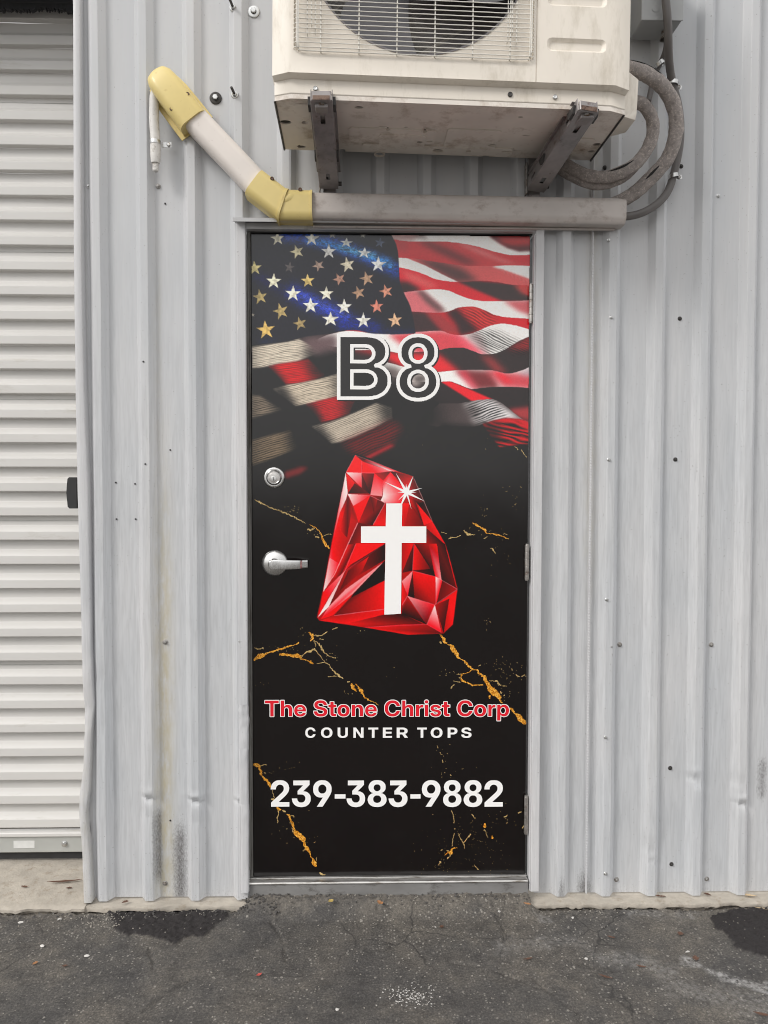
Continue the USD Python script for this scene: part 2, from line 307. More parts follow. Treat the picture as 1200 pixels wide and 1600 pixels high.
class Sheet:
    """A small colour field (display colours) that becomes the per-vertex colours of a fine grid: ink on vinyl."""
    def __init__(s, x0, y0, x1, y1, S, bg):
        s.o, s.S = (x0, y0), S
        s.w, s.h = int((x1 - x0) * S), int((y1 - y0) * S)
        s.a = np.ones((s.h, s.w, 3)) * np.array(bg) / 255.0
        yy, xx = np.mgrid[0:s.h, 0:s.w]
        s.X, s.Y = xx / S + x0, yy / S + y0
    def box(s, pts, pad):
        q = np.array(pts, float)
        i0, j0 = np.floor((q.min(0) - s.o) * s.S - pad).astype(int); i1, j1 = np.ceil((q.max(0) - s.o) * s.S + pad + 1).astype(int)
        i0, i1, j0, j1 = max(0, i0), min(s.w, i1), max(0, j0), min(s.h, j1)
        return (i0, max(i0 + 1, i1), j0, max(j0 + 1, j1))
    def draw(s, pts, blur, width=None):
        i0, i1, j0, j1 = s.box(pts, 4 + 4 * blur * s.S + (width or 0) * s.S)
        im = Image.new('L', (2 * (i1 - i0), 2 * (j1 - j0))); d = ImageDraw.Draw(im)
        q = [(2 * ((x - s.o[0]) * s.S - i0), 2 * ((y - s.o[1]) * s.S - j0)) for x, y in pts]
        if width: d.line(q, fill=255, width=max(1, int(round(2 * width * s.S))), joint='curve')
        else: d.polygon(q, fill=255)
        m = np.asarray(im.resize((i1 - i0, j1 - j0), Image.BOX), float) / 255
        if blur: m = gaussian_filter(m, blur * s.S, truncate=3)
        return (slice(j0, j1), slice(i0, i1)), m
    def mask(s, poly, blur=0.0):
        out = np.zeros((s.h, s.w)); sl, m = s.draw(poly, blur); out[sl] = m
        return out
    def put(s, sl, m, col, clip, al):
        m = m * al
        if clip is not None: m = m * clip[sl]
        s.a[sl] = s.a[sl] * (1 - m[..., None]) + np.array(col) / 255.0 * m[..., None]
        return sl, m
    def fill(s, poly, col, blur=0.0, clip=None, al=1.0):
        return s.put(*s.draw(poly, blur), col, clip, al)
    def line(s, pts, col, w, blur=0.0, al=1.0, clip=None):
        return s.put(*s.draw(pts, blur, w), col, clip, al)
    def ribs(s, m, ang, period, amp, seed=0):
        jj, ii = np.nonzero(m.max(1) > .01)[0], np.nonzero(m.max(0) > .01)[0]
        if not len(jj) or not len(ii): return
        sl = (slice(jj[0], jj[-1] + 1), slice(ii[0], ii[-1] + 1))
        X, Y, m = s.X[sl], s.Y[sl], m[sl]
        c, n = math.cos(ang), math.sin(ang)
        u, v = X * c + Y * n, -X * n + Y * c
        wob = meshkit.noise(np.stack([u / 22, v / 9, 0 * u], -1), seed) * .9
        br = meshkit.noise(np.stack([u / 16, v / 1.2, 0 * u + 7], -1), seed + 3)
        t = 0.5 + 0.5 * np.cos(2 * np.pi * (v / period + wob))
        s.a[sl] = s.a[sl] * (1 - (amp * m * t * (0.45 + 1.0 * br)).clip(0, 0.92)[..., None])
    def tri(s, p, c):
        """A facet: a triangle (or a fan of them) with a colour at each corner, blended across it."""
        for k in range(1, len(p) - 1):
            P, C = [p[0], p[k], p[k + 1]], np.array([c[0], c[k], c[k + 1]]) / 255.0
            (ax, ay), (bx, by), (cx, cy) = P
            D = (by - cy) * (ax - cx) + (cx - bx) * (ay - cy)
            if abs(D) < 1e-6: continue
            i0, i1 = int(max(0, (min(ax, bx, cx) - s.o[0]) * s.S - 2)), int(min(s.w, (max(ax, bx, cx) - s.o[0]) * s.S + 3))
            j0, j1 = int(max(0, (min(ay, by, cy) - s.o[1]) * s.S - 2)), int(min(s.h, (max(ay, by, cy) - s.o[1]) * s.S + 3))
            x, y = s.X[j0:j1, i0:i1], s.Y[j0:j1, i0:i1]
            l0 = ((by - cy) * (x - cx) + (cx - bx) * (y - cy)) / D
            l1 = ((cy - ay) * (x - cx) + (ax - cx) * (y - cy)) / D
            l2 = 1 - l0 - l1
            ins = (np.minimum(np.minimum(l0, l1), l2) > -0.004)
            col = l0[..., None] * C[0] + l1[..., None] * C[1] + l2[..., None] * C[2]
            s.a[j0:j1, i0:i1][ins] = col[ins]

def curve(pts, n=40):
    p = np.array(pts, float); t = np.r_[0, np.cumsum(np.hypot(*np.diff(p, axis=0).T))]
    q = np.linspace(0, t[-1], n)
    from scipy.interpolate import PchipInterpolator
    return [tuple(v) for v in np.stack([PchipInterpolator(t, p[:, 0])(q), PchipInterpolator(t, p[:, 1])(q)], 1)]

BLK = (36, 32, 33)
def zA(*p): return [(390 + x / 5.4545, 360 + y / 5.4545) for x, y in p]
def zB(*p): return [(610 + x / 5.4545, 360 + y / 5.4545) for x, y in p]
def zC(*p): return [(390 + x / 5.4545, 520 + y / 5.4545) for x, y in p]
def zD(*p): return [(610 + x / 5.4545, 520 + y / 5.4545) for x, y in p]
def zG(*p): return [(490 + x / 5.0, 700 + y / 5.0) for x, y in p]

def paint_flag():
    s = Sheet(388, 360, 834, 762, 2, BLK)
    RED, WHT, DRK, PNK = (226, 40, 50), (240, 236, 232), (44, 36, 37), (225, 95, 98)
    e = [curve(zB(*c), 60) for c in (
        ((20, 75), (200, 95), (430, 95), (600, 110), (750, 140), (900, 185), (1050, 212), (1230, 203)),
        ((60, 235), (200, 240), (330, 260), (500, 285), (700, 305), (850, 305), (1000, 299), (1230, 307)),
        ((75, 315), (200, 345), (300, 380), (400, 420), (580, 440), (780, 430), (900, 440), (1050, 465), (1230, 472)),
        ((85, 535), (230, 515), (400, 503), (480, 510), (580, 550), (700, 590), (820, 605), (950, 605), (1230, 594)),
        ((150, 690), (300, 700), (420, 705), (500, 690), (600, 655), (700, 650), (800, 680), (900, 725), (1000, 742), (1230, 754)),
        ((-620, 930), (-510, 885), (-350, 858), (-100, 880), (150, 880), (210, 870), (430, 857), (500, 880), (570, 895), (650, 890), (740, 862), (850, 815), (950, 795), (1050, 808), (1230, 866)),
        ((-620, 960), (-420, 1003), (-300, 1022), (-80, 1020), (70, 1045), (280, 1036), (410, 1023), (520, 1003), (620, 1003), (700, 1028), (790, 1058), (880, 1053), (1000, 1003), (1100, 943), (1230, 890)),
        ((-330, 1120), (-150, 1110), (110, 1163), (250, 1210), (415, 1208), (560, 1195), (700, 1191), (850, 1193), (930, 1208), (1000, 1223), (1080, 1208), (1230, 1140)),
        ((150, 1293), (430, 1293), (500, 1288), (580, 1313), (700, 1353), (850, 1338), (1000, 1335), (1230, 1352)),
        ((420, 1478), (560, 1478), (690, 1458), (770, 1445), (860, 1440), (930, 1463), (1000, 1513), (1100, 1593), (1230, 1670)),
        ((250, 1640), (400, 1673), (700, 1673), (800, 1648), (900, 1618), (1000, 1603), (1090, 1608), (1230, 1665)))]
    top = zB((-5, 10), (1230, 10))
    def band(a, b): return list(a) + list(b)[::-1]
    W, R = [], []
    # hard-edged stripes, then the light and dark of the printed folds inside each one
    m = s.mask(band(top, e[0])); s.fill(band(top, e[0]), WHT)
    s.fill(zB((-10, 20), (300, 20), (180, 90), (10, 95)), (170, 120, 118), 3, m, .75); s.fill(zB((150, 20), (260, 20), (330, 80), (270, 75)), (110, 95, 92), 2.5, m, .5)
    s.fill(zB((800, 0), (870, 70), (1000, 150), (1100, 180), (1230, 172), (1230, 0)), (90, 35, 38), 1.6, m)
    s.fill(zB((900, 60), (1230, 50), (1230, 120), (1050, 130), (960, 110)), (195, 30, 38), 3.5, m)
    m = s.mask(band(e[0], e[1])); s.fill(band(e[0], e[1]), (205, 62, 66))
    s.fill(zB((220, 85), (330, 95), (520, 170), (760, 290), (640, 290), (420, 190)), (92, 48, 50), 4.5, m, .9)
    s.fill(zB((560, 105), (640, 115), (900, 220), (1080, 285), (960, 270), (760, 200)), (232, 140, 138), 3, m, .8)
    s.fill(zB((850, 190), (1230, 210), (1230, 290), (1120, 270)), (210, 34, 45), 4, m, .8); s.fill(zB((60, 85), (150, 100), (140, 180), (70, 180)), (176, 70, 72), 4, m, .7)
    s.fill(zB((60, 200), (260, 230), (500, 275), (300, 262)), (190, 45, 52), 3, m, .7)
    m = s.mask(band(e[1], e[2])); s.fill(band(e[1], e[2]), (218, 92, 92)); W.append(m)
    s.fill(zB((200, 240), (420, 260), (620, 330), (760, 440), (560, 440), (380, 340)), (78, 56, 56), 5, m, .92)
    s.fill(zB((60, 215), (140, 235), (300, 300), (450, 378), (590, 445), (400, 440), (60, 330)), WHT, 0.5, m)
    s.fill(zB((870, 310), (960, 280), (1240, 280), (1240, 440), (1150, 400), (1000, 350)), WHT, 1.3, m)
    for k in range(9): s.line(zB((930 + k * 33, 330 + k * 13), (965 + k * 33, 338 + k * 13), (975 + k * 33, 372 + k * 14)), (222, 110, 108), 1.4, .5, .8, m)
    m = s.mask(band(e[2], e[3])); s.fill(band(e[2], e[3]), (222, 40, 52))
    s.fill(zB((560, 430), (700, 425), (1080, 460), (1150, 540), (1240, 575), (1240, 610), (960, 605), (760, 520)), (58, 48, 48), 1.8, m, .97)
    s.fill(zB((1040, 455), (1240, 470), (1240, 560), (1120, 540)), (196, 70, 66), 3, m, .9)
    s.fill(zB((60, 430), (160, 440), (260, 500), (240, 520), (70, 560)), (54, 40, 41), 3.5, m); s.fill(zB((80, 330), (240, 380), (420, 480), (330, 500), (150, 420)), (232, 108, 104), 4, m, .8)
    m = s.mask(band(e[3], e[4])); s.fill(band(e[3], e[4]), WHT); W.append(m)
    s.fill(zB((100, 500), (270, 510), (420, 640), (470, 720), (140, 720)), (214, 110, 116), 3, m); s.fill(zB((220, 510), (275, 515), (480, 690), (400, 690), (300, 610)), (92, 74, 74), 3, m, .85)
    s.fill(zB((960, 600), (1240, 590), (1240, 740), (1100, 690)), (208, 92, 98), 3.2, m, .95)
    m = s.mask(band(e[4], e[5])); s.fill(band(e[4], e[5]), (200, 40, 48))
    s.fill(zB((150, 680), (300, 690), (470, 880), (150, 890)), (62, 44, 46), 3.5, m); s.fill(zB((300, 700), (420, 705), (620, 880), (470, 880)), (150, 58, 60), 3.5, m, .8)
    s.fill(zB((470, 690), (560, 660), (760, 860), (600, 900), (560, 800)), (50, 38, 40), 3.5, m, .96)
    s.fill(zB((600, 655), (760, 660), (900, 780), (820, 830), (700, 780)), (236, 66, 62), 4, m, .85); s.fill(zB((900, 720), (1240, 760), (1240, 850), (1000, 795)), (216, 30, 44), 3, m, .8)
    s.ribs(gaussian_filter(s.mask(zB((560, 650), (860, 690), (900, 790), (740, 860))), 9) * m, .45, 4.2, .42, 5)
    m = s.mask(band(e[5], e[6])); s.fill(band(e[5], e[6]), WHT); W.append(m)
    s.fill(zB((-20, 885), (150, 870), (430, 850), (560, 880), (720, 1060), (250, 1060), (130, 1000)), (214, 72, 82), 4, m)
    s.fill(zB((480, 870), (620, 900), (850, 1080), (700, 1060)), (236, 70, 90), 4, m, .85); s.fill(zB((640, 890), (740, 860), (800, 960), (850, 1050), (760, 1000)), (150, 120, 122), 4, m, .75)
    s.ribs(gaussian_filter(s.mask(zB((700, 860), (900, 860), (1120, 960), (960, 1040), (820, 1050))), 10) * m, .42, 3.4, .75, 9)
    m = s.mask(band(e[6], e[7])); s.fill(band(e[6], e[7]), (52, 42, 43))
    s.fill(zB((-420, 1000), (-100, 1020), (70, 1040), (420, 1060), (600, 1210), (380, 1230), (100, 1170), (-90, 1060)), (228, 44, 52), 4, m)
    s.fill(zB((40, 1120), (120, 1165), (420, 1190), (300, 1215), (60, 1190)), (120, 36, 40), 3, m, .3)
    s.fill(zB((760, 1060), (860, 1080), (1000, 1215), (900, 1215)), (170, 58, 60), 4.5, m, .85); s.fill(zB((1000, 1010), (1240, 880), (1240, 1010), (1100, 1020)), (186, 46, 50), 4, m, .9)
    s.ribs(gaussian_filter(s.mask(zB((1000, 1000), (1240, 900), (1240, 1040), (1060, 1060))), 8) * m, .35, 3.4, .5, 2)
    m = s.mask(band(e[7], e[8])); s.fill(band(e[7], e[8]), WHT); W.append(m)
    s.fill(zB((540, 1190), (700, 1190), (860, 1200), (940, 1350), (740, 1360), (660, 1280)), (120, 48, 52), 4, m); s.fill(zB((560, 1190), (640, 1190), (760, 1360), (690, 1350)), (226, 60, 78), 4, m, .75)
    s.fill(zB((800, 1190), (930, 1205), (1240, 1230), (1240, 1360), (960, 1340)), (206, 72, 82), 4.5, m); s.fill(zB((860, 1190), (940, 1205), (1050, 1300), (980, 1300)), (236, 44, 58), 3, m, .8)
    s.fill(zB((1080, 1215), (1240, 1140), (1240, 1230), (1160, 1250)), (170, 150, 160), 4, m, .7); s.fill(zB((-40, 1180), (150, 1210), (330, 1290), (80, 1310)), (120, 106, 102), 6, m, .8)
    m = s.mask(band(e[8], e[9])); s.fill(band(e[8], e[9]), (48, 40, 41))
    s.fill(zB((430, 1290), (500, 1280), (880, 1445), (700, 1460)), (228, 34, 46), .9, m); s.fill(zB((1000, 1530), (1060, 1520), (1240, 1500), (1240, 1640), (1100, 1600)), (176, 58, 62), 3, m, .9)
    m = s.mask(band(e[9], e[10])); s.fill(band(e[9], e[10]), (70, 58, 58)); W.append(m)
    s.fill(zB((620, 1480), (760, 1440), (870, 1440), (1100, 1600), (1240, 1670), (1060, 1610), (820, 1650), (700, 1640)), (236, 230, 230), 4, m)
    s.fill(zB((620, 1470), (760, 1500), (760, 1600), (640, 1660), (520, 1600)), (78, 66, 66), 7, m, .8); s.ribs(gaussian_filter(s.mask(zB((640, 1470), (880, 1450), (1000, 1590), (760, 1680))), 9) * m, -.32, 3.8, .9, 4)
    s.fill(zB((200, 1440), (440, 1460), (420, 1720), (200, 1720)), BLK, 12); s.fill(zB((420, 1640), (700, 1665), (700, 1720), (420, 1720)), BLK, 4)
    s.fill([q for q in e[10] if q[0] > 752] + zB((1230, 1825), (1130, 1822), (930, 1850), (860, 1760)), (206, 36, 44), 1.0)
    s.ribs(gaussian_filter(s.mask(zB((780, 1640), (1080, 1640), (1240, 1760), (1240, 1826), (900, 1860))), 6), .22, 7, .95, 8)
    s.fill(zB((700, 1680), (860, 1640), (960, 1700), (900, 1840), (760, 1800)), BLK, 6, None, .8)
    s.fill(zB((-700, 1170), (-120, 1140), (20, 1190), (60, 1330), (300, 1420), (330, 1560), (280, 1750), (-700, 1750)), BLK, 7)
    s.fill(zB((150, 1200), (290, 1200), (300, 1260), (230, 1330), (170, 1320)), (190, 178, 172), 4); s.fill(zB((200, 1250), (300, 1230), (300, 1290), (220, 1300)), (70, 62, 62), 3, None, .8)
    s.fill(zB((-40, 1190), (60, 1170), (80, 1230), (20, 1300), (-40, 1290)), (104, 90, 88), 5, None, .8)
    # ------- lower left stripes
    CRM, KHA = (232, 214, 190), (132, 112, 92)
    def strip(poly, col, blur=1.4, ang=-.22, amp=.45, fades=(), per=3.1, seed=1):
        m = s.mask(poly, blur)
        for f, b in fades: m = m * (1 - s.mask(f, b))
        keep = s.a.copy(); s.a[:] = np.array(col) / 255.0
        s.ribs(np.ones_like(m), ang, per, amp, seed)
        s.a = keep * (1 - m[..., None]) + s.a * m[..., None]
    s.fill(zC((420, 60), (500, 25), (740, 15), (760, 140), (560, 190)), (104, 82, 84), 5)
    strip(zC((20, 120), (200, 95), (330, 75), (420, 52), (540, 120), (600, 165), (490, 212), (400, 247), (250, 267), (100, 297), (20, 305)), (244, 228, 206), 1.1, -.16, .45, [(zC((500, 20), (700, 60), (640, 240), (470, 240)), 8)], 2.5, 3)
    strip(zC((160, 290), (260, 265), (400, 248), (500, 225), (640, 360), (560, 400), (450, 425), (310, 440)), (226, 34, 42), 1.2, -.12, .35, [(zC((440, 200), (760, 260), (700, 420), (560, 420)), 9), (zC((100, 270), (190, 280), (330, 450), (200, 450)), 5)], 2.6, 6)
    strip(zC((200, 480), (320, 445), (450, 425), (600, 395), (760, 350), (760, 540), (550, 595), (390, 625)), CRM, 1.0, -.2, .45, [(zC((150, 440), (290, 450), (420, 640), (300, 640)), 6), (zC((720, 340), (800, 340), (800, 560), (740, 560)), 9)], 2.5, 8)
    strip(zC((480, 610), (600, 580), (750, 545), (900, 560), (850, 690), (700, 745), (610, 765)), (214, 38, 46), 1.3, -.24, .4, [(zC((790, 540), (960, 540), (900, 760), (820, 760)), 9), (zC((440, 600), (540, 600), (650, 780), (540, 780)), 5)], 2.6, 9)
    strip(zC((530, 800), (680, 765), (800, 725), (950, 660), (1080, 600), (1210, 640), (1215, 735), (1050, 820), (900, 890), (780, 930), (700, 945)), (214, 198, 178), 1.1, -.36, .45, [(zC((1090, 560), (1260, 600), (1260, 800), (1150, 800)), 9), (zC((480, 790), (600, 790), (740, 960), (620, 960)), 6)], 2.7, 12)
    strip(zC((780, 950), (1000, 850), (1200, 760), (1300, 800), (1200, 960), (950, 1060)), (112, 30, 36), 6, -.4, .5, [], 4, 14)
    s.fill(zC((960, 1075), (1200, 955), (1240, 960), (1000, 1085)), (196, 42, 50), 2, None, .9)
    strip(zC((10, 530), (90, 540), (200, 610), (280, 655), (150, 690), (10, 733)), (150, 132, 114), 1.6, -.22, .55, [(zC((120, 540), (320, 600), (320, 700), (240, 700)), 7)], 2.9, 16)
    strip(zC((10, 920), (200, 870), (350, 835), (410, 985), (200, 1070), (10, 1136)), KHA, 1.6, -.3, .55, [(zC((300, 800), (460, 860), (460, 1060), (360, 1060)), 7)], 3.3, 18)
    s.fill(zC((300, 1190), (440, 1145), (500, 1150), (430, 1205), (300, 1245)), (122, 44, 46), 2.4, None, .9)
    # ------- canton
    can = curve(zB((-20, -20), (20, 60), (50, 120), (70, 240), (75, 400), (110, 520), (170, 650), (200, 780), (214, 880)), 50) + zB((120, 884), (0, 888)) + curve(zA((1200, 885), (1050, 880), (900, 852), (800, 852), (690, 880), (480, 905), (300, 950), (-40, 975)), 40) + zA((-40, -20))
    m = s.mask(can, .4); s.fill(can, (43, 39, 44), .4)
    def blue(path, w, col, blur, al=1.0): s.line(zA(*path), col, w, blur, al, m)
    sp = meshkit.noise(np.stack([s.X / 1.6, s.Y / .8, 0 * s.X], -1), 5); sp2 = meshkit.noise(np.stack([s.X / 5, s.Y / 3, 0 * s.X], -1), 6)
    before = s.a.copy()
    blue(((250, 30), (450, 60), (700, 110), (950, 200), (1150, 290), (1300, 370)), 20, (44, 74, 178), 5); blue(((480, 70), (700, 120), (950, 200), (1200, 270)), 11, (64, 146, 232), 3.5); blue(((760, 140), (950, 190), (1080, 215)), 8, (110, 180, 215), 3, .85); blue(((1100, 260), (1230, 310)), 10, (72, 150, 225), 3)
    blue(((20, 370), (130, 430), (300, 520)), 10, (34, 36, 92), 6, .9); blue(((330, 500), (480, 590), (700, 690), (860, 780)), 22, (40, 58, 188), 6.5, .97); blue(((420, 545), (640, 650), (860, 750)), 8, (86, 108, 232), 4, .8); blue(((760, 800), (950, 800), (1110, 850)), 17, (38, 50, 156), 6, .95); blue(((1100, 860), (1400, 870)), 7, (44, 46, 92), 3.5, .8)
    blue(((80, 950), (220, 940)), 7, (40, 44, 78), 4, .6)
    f = np.clip(.72 + .5 * (sp - .5) * 1.7 + .5 * (sp2 - .5), .25, 1.35)[..., None] * np.array([1, 1, 1])
    s.a = np.where((np.abs(s.a - before).sum(-1) > .02)[..., None], before + (s.a - before) * f, s.a)
    stars = [(238, 70, 62, -4, (226, 220, 196), 1), (530, 70, 66, 2, (232, 230, 222), 1), (825, 105, 58, 4, (212, 214, 208), .75), (1110, 105, 46, 10, (92, 100, 122), 1), (405, 182, 62, -18, (196, 186, 152), 1), (675, 180, 66, 0, (234, 232, 226), 1), (978, 192, 62, 6, (226, 228, 226), .8), (42, 322, 64, -4, (232, 216, 150), 1), (340, 315, 46, 10, (96, 88, 88), 1.1), (588, 300, 56, -28, (168, 142, 128), .9), (835, 293, 66, -12, (226, 216, 190), 1.05), (1097, 290, 70, 2, (232, 232, 230), 1), (205, 435, 68, 2, (246, 240, 210), 1), (497, 430, 60, -4, (226, 196, 122), 1), (765, 415, 58, -26, (178, 134, 116), .95), (1000, 412, 64, -14, (186, 150, 122), 1), (90, 568, 66, -10, (190, 168, 112), 1), (370, 540, 70, 2, (250, 244, 222), 1), (655, 540, 64, 0, (246, 238, 216), 1), (930, 532, 60, -18, (190, 150, 122), 1), (1165, 520, 60, -16, (222, 150, 124), 1), (266, 690, 68, -16, (188, 164, 108), 1.1), (520, 642, 70, 0, (250, 246, 230), 1), (807, 652, 68, 0, (250, 246, 232), 1), (1085, 650, 60, -4, (224, 138, 118), 1.05), (138, 850, 82, -6, (236, 196, 112), 1), (430, 795, 60, -14, (176, 152, 104), 1), (690, 758, 76, 0, (250, 244, 226), .85), (970, 770, 68, 0, (250, 246, 234), 1), (1240, 768, 64, -6, (236, 190, 150), 1), (28, 722, 16, 0, (200, 190, 170), 1), (705, 40, 38, 0, (150, 146, 140), .8), (966, 42, 30, 6, (150, 148, 140), .8)]
    for cx, cy, r, rot, col, sq in stars:
        pts = []
        for k in range(10):
            a = math.radians(-90 + rot + 36 * k); q = r if k % 2 == 0 else r * .385
            pts.append((cx + q * math.cos(a), cy + q * math.sin(a) * sq))
        sl, mm = s.fill(zA(*pts), col, .15)
        mm = mm * np.clip((meshkit.noise(np.stack([s.X[sl] / 3, s.Y[sl] / 3, 0 * s.X[sl]], -1), int(cx)) - .35) * .9, 0, .5)
        s.a[sl] = s.a[sl] * (1 - mm[..., None] * .45)
    fine = meshkit.noise(np.stack([s.X / .9, s.Y / .9, 0 * s.X], -1), 31)
    s.a = np.clip(s.a * (1 + (fine[..., None] - .5) * .10), 0, 1)
    return s

def paint_gem():
    s = Sheet(486, 704, 722, 1002, 3, BLK)
    R, D, K, W, P, M = (236, 26, 38), (92, 22, 28), (40, 20, 22), (252, 232, 228), (240, 140, 144), (172, 22, 34)
    out = zG((325, 55), (480, 110), (660, 183), (778, 220), (868, 415), (930, 575), (1030, 750), (1060, 850), (1125, 1100), (1090, 1380), (1015, 1452), (900, 1456), (740, 1462), (400, 1405), (45, 1350), (25, 1325), (70, 1120), (140, 740), (190, 490), (252, 190))
    s.fill(out, M)
    def T(p, c): s.tri(zG(*p), c)
    T([(325, 55), (380, 95), (375, 195), (255, 190)], [R, R, R, R]); T([(330, 60), (420, 88), (380, 100)], [D, K, D])
    T([(380, 105), (600, 180), (475, 197), (378, 200)], [R, P, R, R]); T([(415, 85), (660, 184), (600, 180), (385, 103)], [M, R, W, D])
    T([(255, 190), (375, 195), (375, 310)], [W, P, R]); T([(255, 192), (320, 272), (268, 352)], [R, R, M]); T([(320, 275), (375, 310), (440, 355), (268, 355)], [D, K, D, K])
    T([(375, 197), (475, 198), (442, 362), (376, 310)], [M, D, K, D]); T([(376, 200), (440, 355), (376, 312)], [D, K, D])
    T([(475, 195), (545, 255), (532, 375), (445, 365)], [R, R, P, P]); T([(475, 195), (600, 185), (545, 255)], [M, D, M])
    T([(602, 186), (722, 340), (540, 375), (545, 255)], [R, R, W, R]); T([(600, 185), (642, 186), (722, 310)], [K, D, M]); T([(642, 188), (778, 220), (735, 320)], [D, M, R]); T([(778, 222), (868, 415), (742, 345)], [D, K, M])
    T([(540, 375), (722, 342), (692, 430), (570, 430), (528, 410)], [W, R, R, P, P]); T([(445, 372), (535, 380), (525, 412)], [M, D, D]); T([(525, 410), (540, 380), (560, 430)], [W, W, P])
    T([(250, 198), (266, 352), (205, 560), (145, 740)], [W, W, P, R]); T([(205, 505), (268, 370), (345, 582), (270, 752), (143, 752)], [R, D, M, M, R]); T([(268, 380), (300, 470), (262, 700), (205, 640)], [D, M, D, R])
    T([(268, 360), (442, 372), (310, 452)], [W, R, P]); T([(310, 452), (440, 376), (352, 582)], [R, R, R])
    T([(352, 584), (442, 376), (557, 430), (462, 604)], [M, D, D, K]); T([(445, 380), (500, 400), (470, 520)], [D, M, D]); T([(462, 604), (556, 436), (564, 606)], [R, M, R])
    T([(352, 584), (462, 606), (372, 614), (372, 750), (268, 760)], [D, D, D, M, D]); T([(268, 755), (330, 750), (210, 1000), (150, 1010)], [R, D, D, R])
    T([(330, 745), (556, 745), (290, 915), (240, 960)], [R, R, R, R]); T([(245, 960), (290, 912), (556, 750), (556, 875), (330, 1010), (120, 1235)], [M, D, K, K, M, D]); T([(270, 960), (430, 850), (380, 960), (200, 1120)], [D, R, M, D])
    T([(556, 880), (556, 1035), (290, 1172), (150, 1308)], [K, K, K, D]); T([(536, 900), (305, 1140), (55, 1338), (120, 1240), (250, 1105)], [P, P, R, P, P]); T([(305, 1140), (290, 1175), (150, 1308), (55, 1340)], [R, D, R, R])
    T([(75, 1125), (250, 955), (115, 1170), (35, 1322)], [R, P, R, R]); T([(245, 960), (118, 1240), (32, 1325)], [P, W, W])
    T([(143, 750), (270, 750), (165, 985), (75, 1122)], [R, M, R, W]); T([(125, 860), (200, 905), (75, 1122)], [P, R, W])
    T([(553, 1037), (553, 1258), (160, 1308), (290, 1172)], [R, R, D, D]); T([(160, 1310), (553, 1262), (553, 1302), (250, 1375), (50, 1352)], [M, R, R, R, R])
    T([(250, 1376), (553, 1302), (690, 1297), (852, 1374), (400, 1402)], [R, D, K, D, M]); T([(400, 1404), (700, 1380), (870, 1378), (1010, 1447), (740, 1461)], [R, R, M, D, R])
    T([(692, 432), (748, 432), (715, 610), (692, 610)], [R, R, M, R]); T([(748, 440), (800, 480), (865, 606), (718, 608)], [M, D, D, M]); T([(790, 400), (862, 600), (745, 400)], [D, K, R]); T([(742, 350), (868, 415), (815, 440)], [R, D, K])
    T([(815, 440), (935, 577), (862, 602)], [R, R, R]); T([(868, 415), (930, 575), (815, 440)], [K, D, K]); T([(862, 604), (935, 580), (1028, 750), (882, 625)], [M, R, R, R]); T([(880, 625), (1022, 750), (880, 750)], [D, K, M])
    T([(690, 745), (782, 745), (692, 972)], [M, R, M]); T([(784, 750), (772, 958), (692, 976)], [D, K, D]); T([(790, 750), (890, 892), (915, 945), (774, 955)], [R, M, D, R]); T([(790, 750), (905, 750), (950, 1002), (890, 890)], [D, M, K, K])
    T([(900, 750), (962, 750), (1030, 890), (1000, 1032), (950, 1000)], [M, R, R, P, R]); T([(965, 750), (1032, 750), (1122, 1098), (1000, 1032), (1030, 890)], [D, K, D, K, D]); T([(1028, 750), (1040, 760), (1127, 1100), (1112, 1080)], [R, R, R, M])
    T([(774, 958), (915, 945), (955, 1006)], [D, K, K]); T([(774, 962), (955, 1007), (950, 1226), (792, 1180)], [R, R, M, D]); T([(690, 1042), (774, 962), (736, 1156)], [P, P, R]); T([(774, 965), (790, 1176), (736, 1156)], [D, K, K])
    T([(690, 1045), (735, 1158), (690, 1228)], [R, M, R]); T([(955, 1007), (1006, 1036), (956, 1226)], [W, R, R]); T([(1006, 1036), (1124, 1106), (960, 1226)], [D, M, D])
    T([(735, 1160), (946, 1226), (886, 1380)], [P, R, D]); T([(735, 1180), (884, 1380), (690, 1297), (690, 1232)], [M, K, K, M]); T([(948, 1230), (1000, 1446), (886, 1380)], [W, R, R]); T([(952, 1226), (1062, 1176), (1016, 1450)], [M, D, K]); T([(1062, 1178), (1127, 1108), (1090, 1380), (1016, 1450)], [R, R, R, M]); T([(960, 1222), (1124, 1110), (1062, 1178)], [R, R, R])
    for l, w, al in (([(345, 585), (270, 750), (165, 985), (75, 1122)], .9, .9), ([(255, 190), (325, 55), (480, 110), (660, 183)], .6, .7), ([(778, 220), (930, 575)], .6, .8), ([(255, 190), (475, 195)], .6, .7), ([(270, 358), (442, 372), (560, 430), (465, 600)], .6, .7), ([(375, 100), (376, 310)], .6, .4), ([(330, 750), (245, 960)], .5, .6), ([(556, 750), (250, 960)], .4, .5), ([(536, 900), (300, 1140)], .5, .7), ([(553, 1262), (160, 1312)], .6, .8), ([(774, 960), (785, 750)], .5, .6), ([(774, 962), (955, 1006), (1124, 1104)], .5, .7), ([(735, 1158), (948, 1226), (1124, 1106)], .5, .6), ([(955, 1006), (956, 1226)], .5, .5), ([(886, 1380), (400, 1402)], .5, .6), ([(886, 1380), (1000, 1446)], .5, .5), ([(545, 255), (532, 375)], .4, .6), ([(945, 1230), (886, 1380)], .5, .7), ([(692, 1230), (735, 1158)], .5, .7)):
        s.line(zG(*l), (255, 205, 200), w, .35, al)
    c = zG((727, 347))[0]
    m = np.exp(-((s.X - c[0]) ** 2 + (s.Y - c[1]) ** 2) / 60.0) * .55
    s.a = s.a * (1 - m[..., None]) + np.array([1, .55, .55]) * m[..., None]
